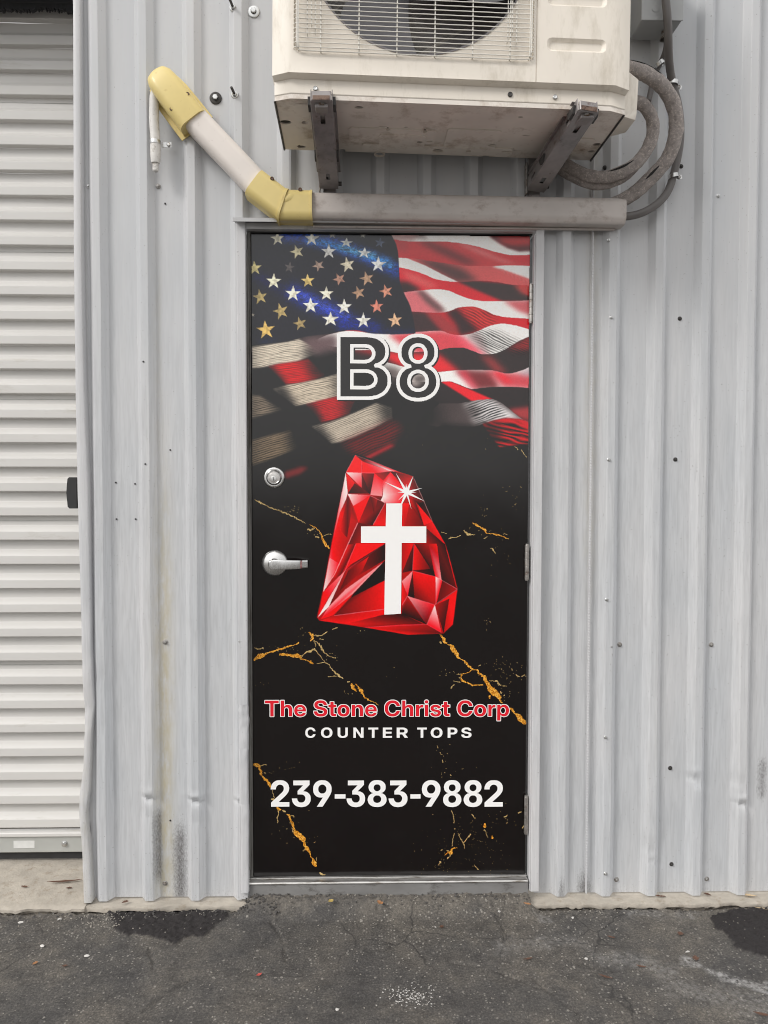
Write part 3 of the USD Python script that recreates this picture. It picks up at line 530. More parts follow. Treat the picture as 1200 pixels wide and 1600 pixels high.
    s.a = np.clip(s.a * (1 + .05 * (meshkit.noise(np.stack([s.X / 2, s.Y / 2, 0 * s.X], -1), 3)[..., None] - .5)), 0, 1)
    inside = s.mask(out, .3)
    s.a = s.a * inside[..., None] + np.array(BLK) / 255 * (1 - inside[..., None])
    return s
# ---------------------------------------------------------------- ground: one sheet of worn asphalt to the horizon (col: r = black patch, g = pale stain, b = gravelly edge)
def smooth01(x): x = np.clip(x, 0, 1); return x * x * (3 - 2 * x)
def gpoly(px): return Polygon([tuple(gnd(x, y)[:2]) for x, y in px])
PATCH = [gpoly(((172, 1417), (352, 1416), (354, 1436), (334, 1452), (318, 1461), (296, 1463), (272, 1476), (246, 1464), (220, 1459), (190, 1457), (178, 1442), (170, 1430))),
         gpoly(((1110, 1436), (1150, 1424), (1260, 1418), (1260, 1520), (1190, 1496), (1150, 1484), (1142, 1462), (1120, 1452)))]
PALE = [(LineString([gnd(1075, 1500)[:2], gnd(1140, 1532)[:2], gnd(1230, 1556)[:2]]), .028, .85), (LineString([gnd(935, 1495)[:2], gnd(1000, 1500)[:2], gnd(1045, 1520)[:2]]), .05, .32), (Point(gnd(848, 1436)[:2]), .035, .8),
        (LineString([gnd(780, 1480)[:2], gnd(900, 1470)[:2]]), .06, .25), (LineString([gnd(990, 1425)[:2], gnd(1080, 1432)[:2]]), .04, .3), (Point(gnd(640, 1556)[:2]), .03, .30), (LineString([gnd(1060, 1540)[:2], gnd(1200, 1580)[:2]]), .09, .28)]
CRACKS = [LineString([gnd(*p)[:2] for p in c]) for c in (((232, 1475), (238, 1500), (240, 1515)), ((772, 1426), (784, 1448), (792, 1480)), ((424, 1440), (440, 1465), (448, 1500)), ((690, 1500), (760, 1512), (840, 1545), (905, 1560)), ((1045, 1518), (1075, 1525), (1110, 1548)), ((870, 1495), (950, 1520), (1040, 1500)), ((1043, 1422), (1052, 1432)), ((300, 1530), (250, 1560), (200, 1600)), ((830, 1530), (900, 1580), (910, 1605)))]
gx = np.unique(np.r_[[-220, -80, -30, -12, -5, -3, -2.2], np.arange(-1.45, 1.45, .0048), [2.2, 3, 5, 12, 30, 80, 220]])
gy = np.unique(np.r_[[-220, -80, -30, -12, -6, -4, -3, -2, -1.4, -1.0], np.arange(-.72, .062, .0038), [.12, .3, 1.2, 8]])
GX, GY = np.meshgrid(gx, gy); P2 = np.stack([GX.ravel(), GY.ravel()], 1); near = (np.abs(P2[:, 0]) < 1.47) & (P2[:, 1] > -.74)
pts = shapely.points(P2[near]); n2 = np.c_[P2[near], np.zeros(near.sum())]
wob = (meshkit.fbm(n2 * 22, 3, 1) - .5) * .05
def soft(d, w): return smooth01(1 - d / w)
pm, ge, pale = np.zeros(near.sum()), np.zeros(near.sum()), np.zeros(near.sum())
for q in PATCH:
    sd = shapely.distance(q, pts); sd = np.where(sd > 0, sd, -shapely.distance(q.boundary, pts))
    pm = np.maximum(pm, soft(sd + wob * .6 + (meshkit.fbm(n2 * 120, 2, 14) - .5) * .012, .004))
for g, w, k in PALE: pale = np.maximum(pale, k * soft(shapely.distance(g, pts) + wob * 1.2, w) ** 1.0)
edge = P2[near][:, 1]
ge = smooth01((edge + .105 + wob * 1.6) / .06)
ge = np.maximum(ge, .8 * soft(shapely.distance(Point(gnd(150, 1445)[:2]), pts) + wob, .07))
cr = np.zeros(near.sum())
for c in CRACKS: cr = np.maximum(cr, soft(np.abs(shapely.distance(c, pts) + wob * .35), .006))
zz = np.zeros(len(P2)); h = (meshkit.fbm(n2 * 5, 3, 4) - .5) * .012 + (meshkit.fbm(n2 * 60, 3, 5) - .5) * .0030 + (meshkit.noise(n2 * 170, 6) - .5) * .0024 * (.35 + meshkit.noise(n2 * 4, 7))
h = h + pm * (.006 + (meshkit.fbm(n2 * 95, 3, 8) - .5) * .016) + ge * ((meshkit.fbm(n2 * 75, 3, 9) - .45) * .016) - cr * .006
h += .040 * smooth01((edge + .125) / .075) * smooth01((.50 - np.abs(P2[near][:, 0] + .004)) / .05)
ax_ = P2[near][:, 0]
lz = np.where(ax_ > .462, .062, np.where(ax_ < -.474, .050, -9.0))
h -= .012 * np.exp(-((edge + lz - .004) / .010) ** 2) + .010 * smooth01((edge + lz - .004) / .01)
zz[near] = h + .002
colg = np.zeros((len(P2), 3)); colg[near, 0] = pm; colg[near, 1] = np.clip(pale, 0, 1); colg[near, 2] = np.clip(ge * .8 + cr * 0, 0, 1)
nx, ny = len(gx), len(gy); idx = np.arange(nx * ny).reshape(ny, nx)
GF = np.concatenate([np.stack([idx[:-1, :-1], idx[:-1, 1:], idx[1:, 1:]], -1).reshape(-1, 3), np.stack([idx[:-1, :-1], idx[1:, 1:], idx[1:, :-1]], -1).reshape(-1, 3)])
mk('asphalt', {
    'g': ('geometry', {}), 'a': ('attribute', {'attribute': 'col'}), 's': ('separate_color', {}),
    'n1': ('noise_texture', {'scale': 3.2, 'detail': 6.0, 'roughness': .6}), 'r1': ('rgb_ramp', {'ramp': [(.34, (.066, .063, .062)), (.46, (.087, .082, .077)), (.55, (.102, .094, .085)), (.66, (.128, .117, .103))]}),
    'n2': ('noise_texture', {'scale': 170.0, 'detail': 4.0, 'roughness': .7}), 'r2': ('rgb_ramp', {'ramp': [(.30, (.50, .50, .50)), (.52, (1.0, 1.0, 1.0)), (.70, (1.75, 1.72, 1.66))]}), 'mu': ('mix_color', {'blend_type': 'multiply', 'fac': 1.0, 'use_clamp': False}),
    'nm': ('noise_texture', {'scale': 15.0, 'detail': 9.0, 'roughness': .68}), 'rm': ('rgb_ramp', {'ramp': [(.32, (.70, .69, .69)), (.5, (1.0, .99, .98)), (.66, (1.26, 1.23, 1.18))]}), 'mm': ('mix_color', {'blend_type': 'multiply', 'fac': 1.0, 'use_clamp': False}),
    'nd': ('noise_texture', {'scale': 6.0, 'detail': 4.0}), 'vd': ('mix_vector', {'fac': .10, 'use_clamp': False}), 'vc': ('voronoi_texture', {'scale': 5.5, 'feature': 'distance_to_edge'}), 'kc': ('map_range', {'from_min': .003, 'from_max': .016, 'to_min': 1.0, 'to_max': 0.0}), 'nk': ('noise_texture', {'scale': 2.1, 'detail': 3.0}), 'kk': ('map_range', {'from_min': .48, 'from_max': .62, 'to_max': .75}), 'ck': ('math', {'math_type': 'multiply'}), 'cm': ('mix_color', {'b': (.026, .024, .023)}),
    'w': ('voronoi_texture', {'scale': 60.0, 'feature': 'f1'}), 'sw': ('separate_color', {}), 'wl': ('math', {'math_type': 'greater_than', 'value2': .93}), 'ws': ('math', {'math_type': 'less_than', 'value2': .24}), 'wa': ('math', {'math_type': 'multiply'}), 'wb': ('math', {'math_type': 'multiply', 'value2': .8}), 'wm': ('mix_color', {'b': (.30, .28, .25)}),
    'v': ('voronoi_texture', {'scale': 105.0, 'feature': 'f1'}), 'sv': ('separate_color', {}), 'lt': ('math', {'math_type': 'greater_than', 'value2': .76}), 'sz': ('math', {'math_type': 'less_than', 'value2': .30}), 'an': ('math', {'math_type': 'multiply'}),
    'n3': ('noise_texture', {'scale': 2.4, 'detail': 2.0}), 'k3': ('map_range', {'from_min': .38, 'from_max': .60, 'to_min': .12, 'to_max': .62}), 'an2': ('math', {'math_type': 'multiply'}), 'fl': ('mix_color', {'b': (.40, .375, .335)}),
    'pt': ('mix_color', {'b': (.024, .0205, .0205)}), 'nv': ('noise_texture', {'scale': 60.0, 'detail': 6.0, 'roughness': .75}), 'kp': ('map_range', {'from_min': .40, 'from_max': .62}), 'mp': ('math', {'math_type': 'multiply'}), 'pl': ('mix_color', {'b': (.42, .41, .40)}),
    'kg': ('map_range', {'from_min': .34, 'from_max': .62}), 'mg': ('math', {'math_type': 'multiply'}), 'gv': ('mix_color', {'b': (.185, .165, .14)}),
    'ra': ('map_range', {'from_min': .3, 'from_max': .7, 'to_min': .62, 'to_max': .85}), 'nb': ('noise_texture', {'scale': 240.0, 'detail': 4.0, 'roughness': .7}), 'b': ('bump', {'strength': .9, 'distance': .004}), 'p': ('principled_bsdf', {'specular_ior_level': .4})},
   [('g.position', x + '.vector') for x in ('n1', 'n2', 'v', 'n3', 'nv', 'nb', 'nm', 'nd', 'nk', 'w')] + [('a.color', 's.color'), ('n1.fac', 'r1.fac'), ('n2.fac', 'r2.fac'), ('r1.color', 'mu.a'), ('r2.color', 'mu.b'),
    ('v.color', 'sv.color'), ('sv.r', 'lt.value1'), ('v.distance', 'sz.value1'), ('lt.value', 'an.value1'), ('sz.value', 'an.value2'), ('n3.fac', 'k3.value'), ('an.value', 'an2.value1'), ('k3.result', 'an2.value2'), ('an2.value', 'fl.fac'), ('mu.result', 'mm.a'), ('nm.fac', 'rm.fac'), ('rm.color', 'mm.b'), ('g.position', 'vd.a'), ('nd.color', 'vd.b'), ('vd.result', 'vc.vector'), ('vc.distance', 'kc.value'), ('nk.fac', 'kk.value'), ('kc.result', 'ck.value1'), ('kk.result', 'ck.value2'), ('ck.value', 'cm.fac'), ('mm.result', 'cm.a'), ('cm.result', 'fl.a'),
    ('w.color', 'sw.color'), ('sw.g', 'wl.value1'), ('w.distance', 'ws.value1'), ('wl.value', 'wa.value1'), ('ws.value', 'wa.value2'), ('wa.value', 'wb.value1'), ('wb.value', 'wm.fac'), ('fl.result', 'wm.a'),
    ('nv.fac', 'kg.value'), ('kg.result', 'mg.value1'), ('s.b', 'mg.value2'), ('mg.value', 'gv.fac'), ('wm.result', 'gv.a'),
    ('s.r', 'pt.fac'), ('gv.result', 'pt.a'), ('nv.fac', 'kp.value'), ('kp.result', 'mp.value1'), ('s.g', 'mp.value2'), ('mp.value', 'pl.fac'), ('pt.result', 'pl.a'), ('pl.result', 'p.base_color'),
    ('n1.fac', 'ra.value'), ('ra.result', 'p.roughness'), ('nb.fac', 'b.height'), ('b.normal', 'p.normal')])
solo('asphalt_ground', (np.c_[P2, zz], GF), 'asphalt', kind='structure', smooth=True, col=colg)

# ---------------------------------------------------------------- concrete: the sill under the shutter and the two ledges under the wall
def ledge(x0, x1, yf, yb, zf, zb, seed, zbot=-.12):
    """A rough cast slab: worn front edge, uneven top."""
    xs = np.arange(x0, x1 + .004, .008); ts = np.r_[np.linspace(0, 1, 7) ** 1.6, 1.5, 2.5] if False else np.linspace(0, 1, 16) ** 1.5
    X, T = np.meshgrid(xs, ts); q = np.stack([X, T * .4, 0 * X + seed], -1)
    yfr = yf + (meshkit.fbm(np.stack([xs * 14, 0 * xs, 0 * xs + seed], -1), 4, seed) - .5) * .020
    Y = yfr[None] + T * (yb - yfr[None]); Z = zf + (zb - zf) * T + (meshkit.fbm(q * 30, 3, seed + 2) - .5) * .0022
    Z[0] -= .004 + .022 * np.clip(meshkit.fbm(np.stack([xs * 40, 0 * xs, 0 * xs], -1), 3, seed + 5) - .45, 0, 1)
    rows = [np.stack([xs, yfr + .030, np.full_like(xs, zbot)], 1)[None], np.stack([xs, yfr + .016, Z[0] - .016], 1)[None], np.stack([xs, yfr - .001 + .004 * meshkit.noise(np.stack([xs * 60, 0 * xs, 0 * xs], -1), seed), Z[0] - .009], 1)[None], np.stack([X, Y, Z], -1), np.stack([xs, np.full_like(xs, yb), np.full_like(xs, zbot)], 1)[None]]
    V = np.concatenate(rows); r, c = V.shape[:2]; i = np.arange(r * c).reshape(r, c)
    F = np.concatenate([np.stack([i[:-1, :-1], i[:-1, 1:], i[1:, 1:]], -1).reshape(-1, 3), np.stack([i[:-1, :-1], i[1:, 1:], i[1:, :-1]], -1).reshape(-1, 3)])
    V = V.reshape(-1, 3); n = len(V)
    caps = []
    for k in (0, c - 1):
        ring = i[:, k]; V = np.vstack([V, V[ring].mean(0)]); m = len(V) - 1
        for a in range(len(ring)):
            t = (m, ring[a], ring[(a + 1) % len(ring)]); caps.append(t if k else t[::-1])
    return V, np.vstack([F, caps])
solo('concrete_sill', ledge(-2.4, -1.002, -.050, .32, .018, .036, 3), 'concrete', kind='structure')
solo('concrete_ledge', ledge(-1.000, -.474, -.050, .10, .016, .020, 7), 'concrete', kind='structure')
solo('concrete_ledge', ledge(.462, 2.4, -.062, .10, .016, .018, 11), 'concrete', kind='structure')

# ---------------------------------------------------------------- the ribbed metal wall
RIB0, PITCH, RIBD = -.9352, .1519, .026
wall = Thing('metal_wall', 'pale grey ribbed metal wall with rain streaks, around the printed door', 'wall', (0, 0, .02))
def rib_depth(x):
    t = (x - RIB0 + PITCH / 2) % PITCH - PITCH / 2      # 0 at the right edge of a rib's flat top
    t = np.where(t > .04, t - PITCH, t)
    up, dn = smooth01((t + .043) / .018), smooth01((t) / .018)
    lin_up, lin_dn = np.clip((t + .043) / .018, 0, 1), np.clip(t / .018, 0, 1)
    return RIBD * np.clip(.9 * (lin_up - lin_dn) + .1 * (up - dn), 0, 1)
# dents: (px, py, half width m, half height m, depth m)
DENTS = [(233, 1249, .022, .016, .016), (232, 1275, .02, .05, .004), (306, 1253, .024, .014, .017), (308, 1285, .02, .05, .004), (375, 1254, .014, .012, .010), (1084, 1217, .016, .018, .013), (1090, 1224, .010, .012, .006), (1160, 1257, .018, .016, .014), (1150, 1225, .018, .03, .005), (1017, 1330, .016, .045, .006), (1020, 1345, .02, .012, .004), (160, 1060, .03, .05, .004)]
DENTS = [(*at(a, b, -.02)[[0, 2]], c, d, e) for a, b, c, d, e in DENTS]
def stains(X, Z):
    x, z = X.ravel(), Z.ravel(); c = np.zeros((len(x), 3))
    def g(x0, w): return np.exp(-((x - x0) / w) ** 2)
    def zr(a, b): return smooth01((z - a) / (b - a))
    xo = at(257, 1150, 0)[0]
    c[:, 0] = np.maximum(g(xo + .002, .026) * zr(1.75, .85) * 1.0, g(.69 - .025, .02) * .35 * zr(.9, 1.2))
    c[:, 0] = np.maximum(c[:, 0], g(at(248, 600, 0)[0], .008) * .35 * zr(2.3, 2.0))
    m1 = g(at(246, 1320, -.01)[0], .013) * zr(.38, .28) * zr(.02, .12) * 1.25; m2 = g(at(282, 1330, 0)[0], .030) * zr(.36, .20) * 1.05
    m3 = g(at(1190, 1215, 0)[0], .022) * zr(.30, .36) * zr(.52, .45) * .85; m4 = zr(.17, .03) * 1.0 * (x > .50) * np.maximum(g(.575, .012), g(.655, .030)); m5 = zr(.10, .03) * .40
    c[:, 1] = np.clip(np.maximum.reduce([m1 * .95, m2, m3, m4, m5]), 0, 1)
    r1 = g(at(267, 760, 0)[0], .0022) * zr(1.25, 1.32) * zr(1.55, 1.50); r2 = g(at(162, 843, 0)[0], .003) * (np.abs(z - 1.30) < .05)
    r3 = g(at(337, 190, 0)[0], .005) * zr(2.45, 2.53) * zr(2.62, 2.57) * .5; r4 = g(at(318, 0, 0)[0], .003) * 0
    c[:, 2] = np.clip(r1 * 1.2 + r2 + r3, 0, 1)
    return c
def zlist(z0, z1):
    q = np.r_[np.arange(z0, min(z1, .20), .009), np.arange(max(z0, .20), min(z1, .38), .0045), np.arange(max(z0, .38), min(z1, .62), .009), np.arange(max(z0, .62), z1, .03), z1]
    return np.unique(np.round(q, 5))
def wall_sheet(xa, xb, za, zb, push=0.0, cut=None, bottom_wave=True):
    br = [xa, xb]
    for k in range(-12, 24):
        x = RIB0 + k * PITCH
        for t in (-.0445, -.043, -.0415, -.0265, -.025, -.0235, -.0125, -.0015, 0, .0015, .0165, .018, .0195, .030, .042, .054, .066, .078, .090): br.append(x + t)
    xs = np.unique(np.round([b for b in br if xa - 1e-9 <= b <= xb + 1e-9], 5)); zs = zlist(za, zb)
    X, Z = np.meshgrid(xs, zs); n3 = np.stack([X * 3, 0 * X, Z * 1.3], -1)
    d = rib_depth(X + (meshkit.noise(np.stack([X * 2, 0 * X, Z * 3.0], -1), 2) - .5) * .003) + (meshkit.fbm(n3, 3, 5) - .5) * .0036 + (meshkit.noise(np.stack([X * 9, 0 * X, Z * 6], -1), 9) - .5) * .0016
    XX, ZZ = X.copy(), Z.copy()
    for x0, z0, wx, wz, dd in DENTS:
        r2 = ((X - x0) / wx) ** 2; k = np.exp(-r2) * np.exp(-np.abs(Z - z0 + .25 * (X - x0)) / (wz * .62))
        d -= dd * k * np.clip(d / RIBD * 1.1, .12, 1); d += .28 * dd * np.exp(-(((X - x0) / (wx * 1.2)) ** 2 + ((Z - z0 - wz * 1.5) / (wz * .7)) ** 2)); XX += .004 * k * np.sin((Z - z0) / wz * 2)
    V = np.stack([XX, -d - push, ZZ], -1).reshape(-1, 3); r, c = X.shape; i = np.arange(r * c).reshape(r, c)
    keep = np.ones((r - 1, c - 1), bool)
    if cut is not None:
        mx, mz = (X[:-1, :-1] + X[1:, 1:]) / 2, (Z[:-1, :-1] + Z[1:, 1:]) / 2
        keep = ~((mx > cut[0]) & (mx < cut[1]) & (mz < cut[2]))
    a = np.stack([i[:-1, :-1], i[:-1, 1:], i[1:, 1:]], -1)[keep]; b = np.stack([i[:-1, :-1], i[1:, 1:], i[1:, :-1]], -1)[keep]
    return (V, np.concatenate([a, b])), stains(X, Z)
WT = 4.3
for xa, xb, za, push, cut in ((-1.005, -.325, .024, 0.0, (-.489, 9, 2.238)), (-.3245, .6905, .024, 0.0, (-9, .487, 2.238)), (.655, 2.3, .024, .0018, None)):
    m, c = wall_sheet(xa, xb, za, WT, push, cut)
    wall.part('wall_sheet', m, 'wall_paint', True, col=c)
m, c = wall_sheet(-2.4, -1.0055, 3.06, WT); wall.part('wall_sheet', m, 'wall_paint', True, col=c, label='ribbed sheet above the shutter opening')
# the crimped side lap on the second rib right of the door
lapx = [at(944, y, -.02)[0] for y in (400, 900, 1380)]
wall.part('side_lap', fixed(bx(.656, .6605, -.0215, -.012, .03, WT, .001)), 'trim_paint', 20, col=None)
crimps = [bx(.6555, .6612, -.0221, -.016, z, z + .0045, .0008) for z in np.arange(.10, 2.2, .0092)]
wall.part('lap_crimps', join(*crimps), 'trim_paint', 20, kind='stuff')
# trim along the shutter opening: a bent, dented strip and its return
tz = [(0, 113, 125), (400, 114.5, 127), (600, 117, 131), (760, 120, 137.5), (900, 124, 140), (1000, 127, 142), (1100, 130, 145.5), (1140, 132, 143), (1200, 129, 140), (1240, 123, 137.5), (1272, 122.5, 134), (1300, 126, 137), (1350, 128.5, 141), (1402, 131.5, 144.5)]
L_, R_ = np.array([at(a, y, -.030) for y, a, b in tz]), np.array([at(b, y, -.030) for y, a, b in tz])
zs = np.r_[np.arange(.024, 1.6, .012), np.arange(1.6, 3.02, .04)]
xl = np.interp(zs, L_[::-1, 2], L_[::-1, 0]); xr = np.interp(zs, R_[::-1, 2], R_[::-1, 0]); xl[zs > 2.95] = xl[np.argmin(np.abs(zs - 2.94))]; xr[zs > 2.95] = xr[np.argmin(np.abs(zs - 2.94))]
wv = (meshkit.fbm(np.stack([zs * 9, 0 * zs, 0 * zs], -1), 3, 3) - .5) * .012 * smooth01((1.3 - zs) / .8)
rows = []
for u, y in ((0, .05), (0, -.016), (.02, -.026), (.12, -.0305), (.5, -.031), (.88, -.0305), (.98, -.027), (1, .004)):
    rows.append(np.stack([xl + (xr - xl) * u + wv * .3, y + wv * (1 if 0 < u < 1 else .3) - .010 * np.exp(-((zs - .26) / .03) ** 2) * (u == 1), zs], 1))
V = np.stack(rows); r, c = V.shape[:2]; i = np.arange(r * c).reshape(r, c)
F = np.concatenate([np.stack([i[:-1, :-1], i[1:, :-1], i[1:, 1:]], -1).reshape(-1, 3), np.stack([i[:-1, :-1], i[1:, 1:], i[:-1, 1:]], -1).reshape(-1, 3)])
tc = np.zeros((r * c, 3)); tc[:, 0] = np.tile(.25 * smooth01((.9 - zs) / .6), r); tc[:, 1] = np.tile(.35 * smooth01((.5 - zs) / .4), r)
wall.part('corner_trim', (V.reshape(-1, 3), F), 'trim_paint', True, col=tc, label='bent and dented corner trim at the shutter opening')
wall.part('corner_post', bx(-1.006, -.985, -.001, .30, .024, 3.0, .002), 'frame_paint', 30)
# screws in the sheets
def screw(px, py, mat='dull_zinc', r=.0062, Y=-.001, under=None):
    p = at(px, py, Y); y = -float(rib_depth(np.array([p[0]]))[0]) - .001 if Y > -.005 else Y
    p = at(px, py, y)
    return lathe([(r * 1.5, -.002), (r * 1.5, .0012), (r * 1.2, .0022), (r * .8, .0024), (r * .8, .0062), (r * .6, .0074), (1e-5, .0076)], p, n=10)
for px, py in ((258, 1003), (258, 1380), (247, 291), (968, 1007), (1111, 1007), (963, 1374), (1104, 1373)): wall.part('screw', screw(px, py, r=.0056), 'dull_zinc', 30)
for px, py in ((955, 496), (951, 718), (948, 937), (946, 1152), (946, 1365), (844, 1004), (138, 291), (144, 1003), (951, 375), (375, 1002), (1122, 306), (955, 1010)): wall.part('screw', screw(px, py, r=.0040), 'zinc', 30)
for px, py in ((1062, 498), (1055, 718), (1047, 1200), (1049, 1350), (1064, 260), (945, 262)): wall.part('screw', screw(px, py, r=.0050), 'bolt_rubber', 30, label='dark screw with rubber washer')
for px, py in ((258, 318), (224, 565), (227, 725), (181, 754), (211, 756), (182, 811), (212, 811), (266, 703), (266, 1282), (828, 1379), (945, 180)):
    p = at(px, py, 0); y = -float(rib_depth(np.array([p[0]]))[0]) - .0015
    wall.part('screw_hole', lathe([(.0027, -.002), (.0027, .0012), (.0018, .0016), (1e-5, .0010)], at(px, py, y), n=9), 'hole_dark', 30)

# ---------------------------------------------------------------- roller shutter left of the wall
SY = .25
sh = Thing('roller_shutter', 'white corrugated roller shutter, closed, left of the bent trim', 'roller shutter', (-1.6, SY, .05))
X0, X1 = -2.4, -.985
edges = [49, 69, 86, 105, 139, 180, 213, 252, 290, 329, 366, 404, 442, 479, 515, 551, 588, 626, 669, 704, 741, 777, 814, 851, 891, 926, 962, 999, 1035, 1070, 1109, 1143, 1178, 1213, 1248, 1284]
def slat_profile(za, zb):
    """One corrugation from its lower crease za to the next one zb: a ledge that catches the light above a short shaded return."""
    h = zb - za
    return [(0, 0), (.010, .02), (.018, .12), (.0185, .36), (.016, .44), (.004, .62), (.0005, .72), (0, .97), (.0, 1.0)], h
pitchz = []
zs_ = [at(60, y, SY)[2] for y in (69, 1284)]
zbase = at(60, 1290, SY)[2]; pz = .0868
k = 0
while zbase + k * pz < 3.32:
    za, zb = zbase + k * pz, zbase + (k + 1) * pz; k += 1
    P = [(.0, 0), (.0205, .030), (.0222, .05), (.0228, .36), (.0220, .39), (.0030, .575), (.0012, .60), (.0, .65), (0, 1.0)]
    sec = np.array([(SY - d, za + t * (zb - za)) for d, t in P]); nseg = 10
    xs = np.linspace(X0, X1, nseg); V = []
    for j, x in enumerate(xs):
        w = (meshkit.noise(np.array([x * 3.0, k * .7, 0.0]), 4) - .5) * .004
        V.append(np.c_[np.full(len(sec), x), sec[:, 0] + w, sec[:, 1]])
    V = np.array(V); r, c = V.shape[:2]; i = np.arange(r * c).reshape(r, c)
    F = np.concatenate([np.stack([i[:-1, :-1], i[1:, :-1], i[1:, 1:]], -1).reshape(-1, 3), np.stack([i[:-1, :-1], i[1:, 1:], i[:-1, 1:]], -1).reshape(-1, 3)])
    sl_ = sh.part('slat', (V.reshape(-1, 3), F), 'shutter_paint', 35)
    if k in (7, 13, 18, 24, 30): sh.part('seam', bx(X0, X1, SY - .0022, SY - .0002, zb - .017, zb - .0155, .0004), 'shutter_bar', 30)
zb0, zb1 = at(60, 1331, SY - .02)[2], at(60, 1304, SY - .02)[2]
bar = bx(X0, X1, SY - .026, SY + .01, zb0, zb1 - .004, .003)
bp = sh.part('bottom_bar', bar, 'shutter_bar', 30)
sh.part('bar_lip', bx(X0, X1, SY - .034, SY + .004, zb1 - .0035, zb1 + .012, .003), 'shutter_paint', 30)
a, b = at(21, 1314, SY - .027), at(54, 1325, SY - .027)
sh.part('sticker', bx(a[0], b[0], SY - .0268, SY - .0255, b[2], a[2], .0002), 'sticker', under=bp)
sh.part('bolt', lathe([(.011, 0), (.011, .002), (.008, .003), (.008, .008), (.005, .009), (1e-5, .009)], at(101, 1318, SY - .0255), n=12), 'zinc', under=bp)
sh.part('rubber_seal', bx(X0, X1, SY - .012, SY + .008, .040, zb0 - .0005, .002), 'black_rubber', 30)  # black strip added for the dark of the open gap under the bar
# black brush along the head of the opening, ragged lower edge
rng = random.Random(4); bz = at(60, 14, .19)[2]
sh.part('head_brush', bx(X0, X1, .175, .20, bz + .012, 3.34, .002), 'black_rubber', 30)
br = []
for x in np.arange(X0, X1, .0045):
    L = .013 + .010 * rng.random() + .008 * meshkit.noise(np.array([x * 25, 0, 0]), 2)
    br.append(bx(x, x + .005, .178, .197, bz + .014 - L, bz + .016, .0008))
sh.part('bristle', join(*br), 'black_rubber', 30, kind='stuff')
sh.part('side_guide', bx(-.998, -.985, .17, .30, .036, 3.3, .002), 'shutter_bar', 30)
# head of the opening behind the wall
wall.part('opening_head', bx(-2.4, -.99, .002, .42, 3.34, 3.40, .002), 'frame_paint')
p = at(116, 770, .06)
solo('rubber_bumper', hull([(p[0] + .012 * sx + dx, p[1] + dy, p[2] + z) for z, dx in ((-.052, .004), (-.046, -.002), (0, -.006), (.046, -.002), (.052, .004)) for sx in (-.9, 1) for dy in (-.025, .02)]), 'black_rubber', 'black rubber bumper sticking out beside the shutter edge at mid height', 'bumper')
# ---------------------------------------------------------------- the door
door = Thing('printed_door', 'black steel door printed with a waving flag, red gem and white cross', 'door', (0, 0, .085))
LZ0, LZ1, LX = .0885, 2.2165, .4565
leaf = door.part('leaf', bx(-LX, LX, 0, .045, LZ0, LZ1, .0015), 'ink_black', 30)
FZ = 2.243                                                      # top of the frame
door.part('jamb', join(bx(-.4975, -.469, -.034, -.026, .030, FZ, .002), bx(-.4745, -.469, -.0275, .075, .030, FZ - .03, .0015)), 'trim_paint', 30)
door.part('weather_seal', bx(-.4688, -.4580, -.006, .05, .09, 2.222, .002), 'jamb_grime', 30, label='dark worn seal along the latch side')
zz_ = np.arange(.12, 2.19, .03); sealp = np.stack([-.4655 + (meshkit.noise(np.stack([zz_ * 9, 0 * zz_, 0 * zz_], -1), 3) - .5) * .004, np.full_like(zz_, -.012), zz_], 1)
door.part('seal_bead', tube(sealp, .0045 + .001 * np.sin(zz_ * 31), 8), 'jamb_grime', True)
door.part('jamb', join(bx(.468, .4955, -.034, -.026, .045, FZ, .002), bx(.4640, .4685, -.0275, .075, .045, FZ - .03, .0012)), 'trim_paint', 30)
door.part('frame_head', join(bx(-.4745, .4745, -.030, .075, 2.2215, FZ - .001, .002)), 'frame_paint', 30)
door.part('stop', bx(-.468, .463, -.004, .02, 2.2175, 2.2212, .0005), 'black_rubber', 30)
door.part('drip_cap', join(bx(-.505, .505, -.062, .0, FZ + .0005, FZ + .003, .001), bx(-.505, .505, -.0622, -.0598, FZ - .010, FZ + .0028, .001)), 'frame_paint', 30)
door.part('threshold', join(bx(-.4685, .4600, -.036, .05, .0775, .0852, .003), bx(-.4685, .4600, -.010, .05, .0855, .0880, .001)), 'aluminium', 30)
xs = np.linspace(-.4685, .4605, 90)
cv = bx(-.4685, .4605, -.032, .05, -.06, .0770, .003)
door.part('sill_block', cv, 'curb_paint', 30)
# the crumpled, lapped trim pieces on the latch side
def crumple(x0, x1, z0, z1, y, seed, amp):
    zs = np.arange(z0, z1 + .004, .008); us = np.array([0, .03, .12, .35, .6, .85, .96, 1.0]); dy = np.array([.010, .002, 0, 0, 0, 0, .003, .016])
    U, Z = np.meshgrid(us, zs); n = np.stack([U * 1.5, 0 * U, Z * 16], -1)
    a = amp * (.4 + np.exp(-((Z - z1) / .05) ** 2))
    X = x0 + (x1 - x0) * U + (meshkit.fbm(n, 3, seed) - .5) * a * 1.6; Y = y + dy[None] + (meshkit.fbm(n + 5, 3, seed + 1) - .5) * a * 2.2
    r, c = U.shape; i = np.arange(r * c).reshape(r, c)
    F = np.concatenate([np.stack([i[:-1, :-1], i[:-1, 1:], i[1:, 1:]], -1).reshape(-1, 3), np.stack([i[:-1, :-1], i[1:, 1:], i[1:, :-1]], -1).reshape(-1, 3)])
    return np.stack([X, Y, Z], -1).reshape(-1, 3), F
zj = [at(380, y, -.04)[2] for y in (1103, 1168, 1255, 1394)]
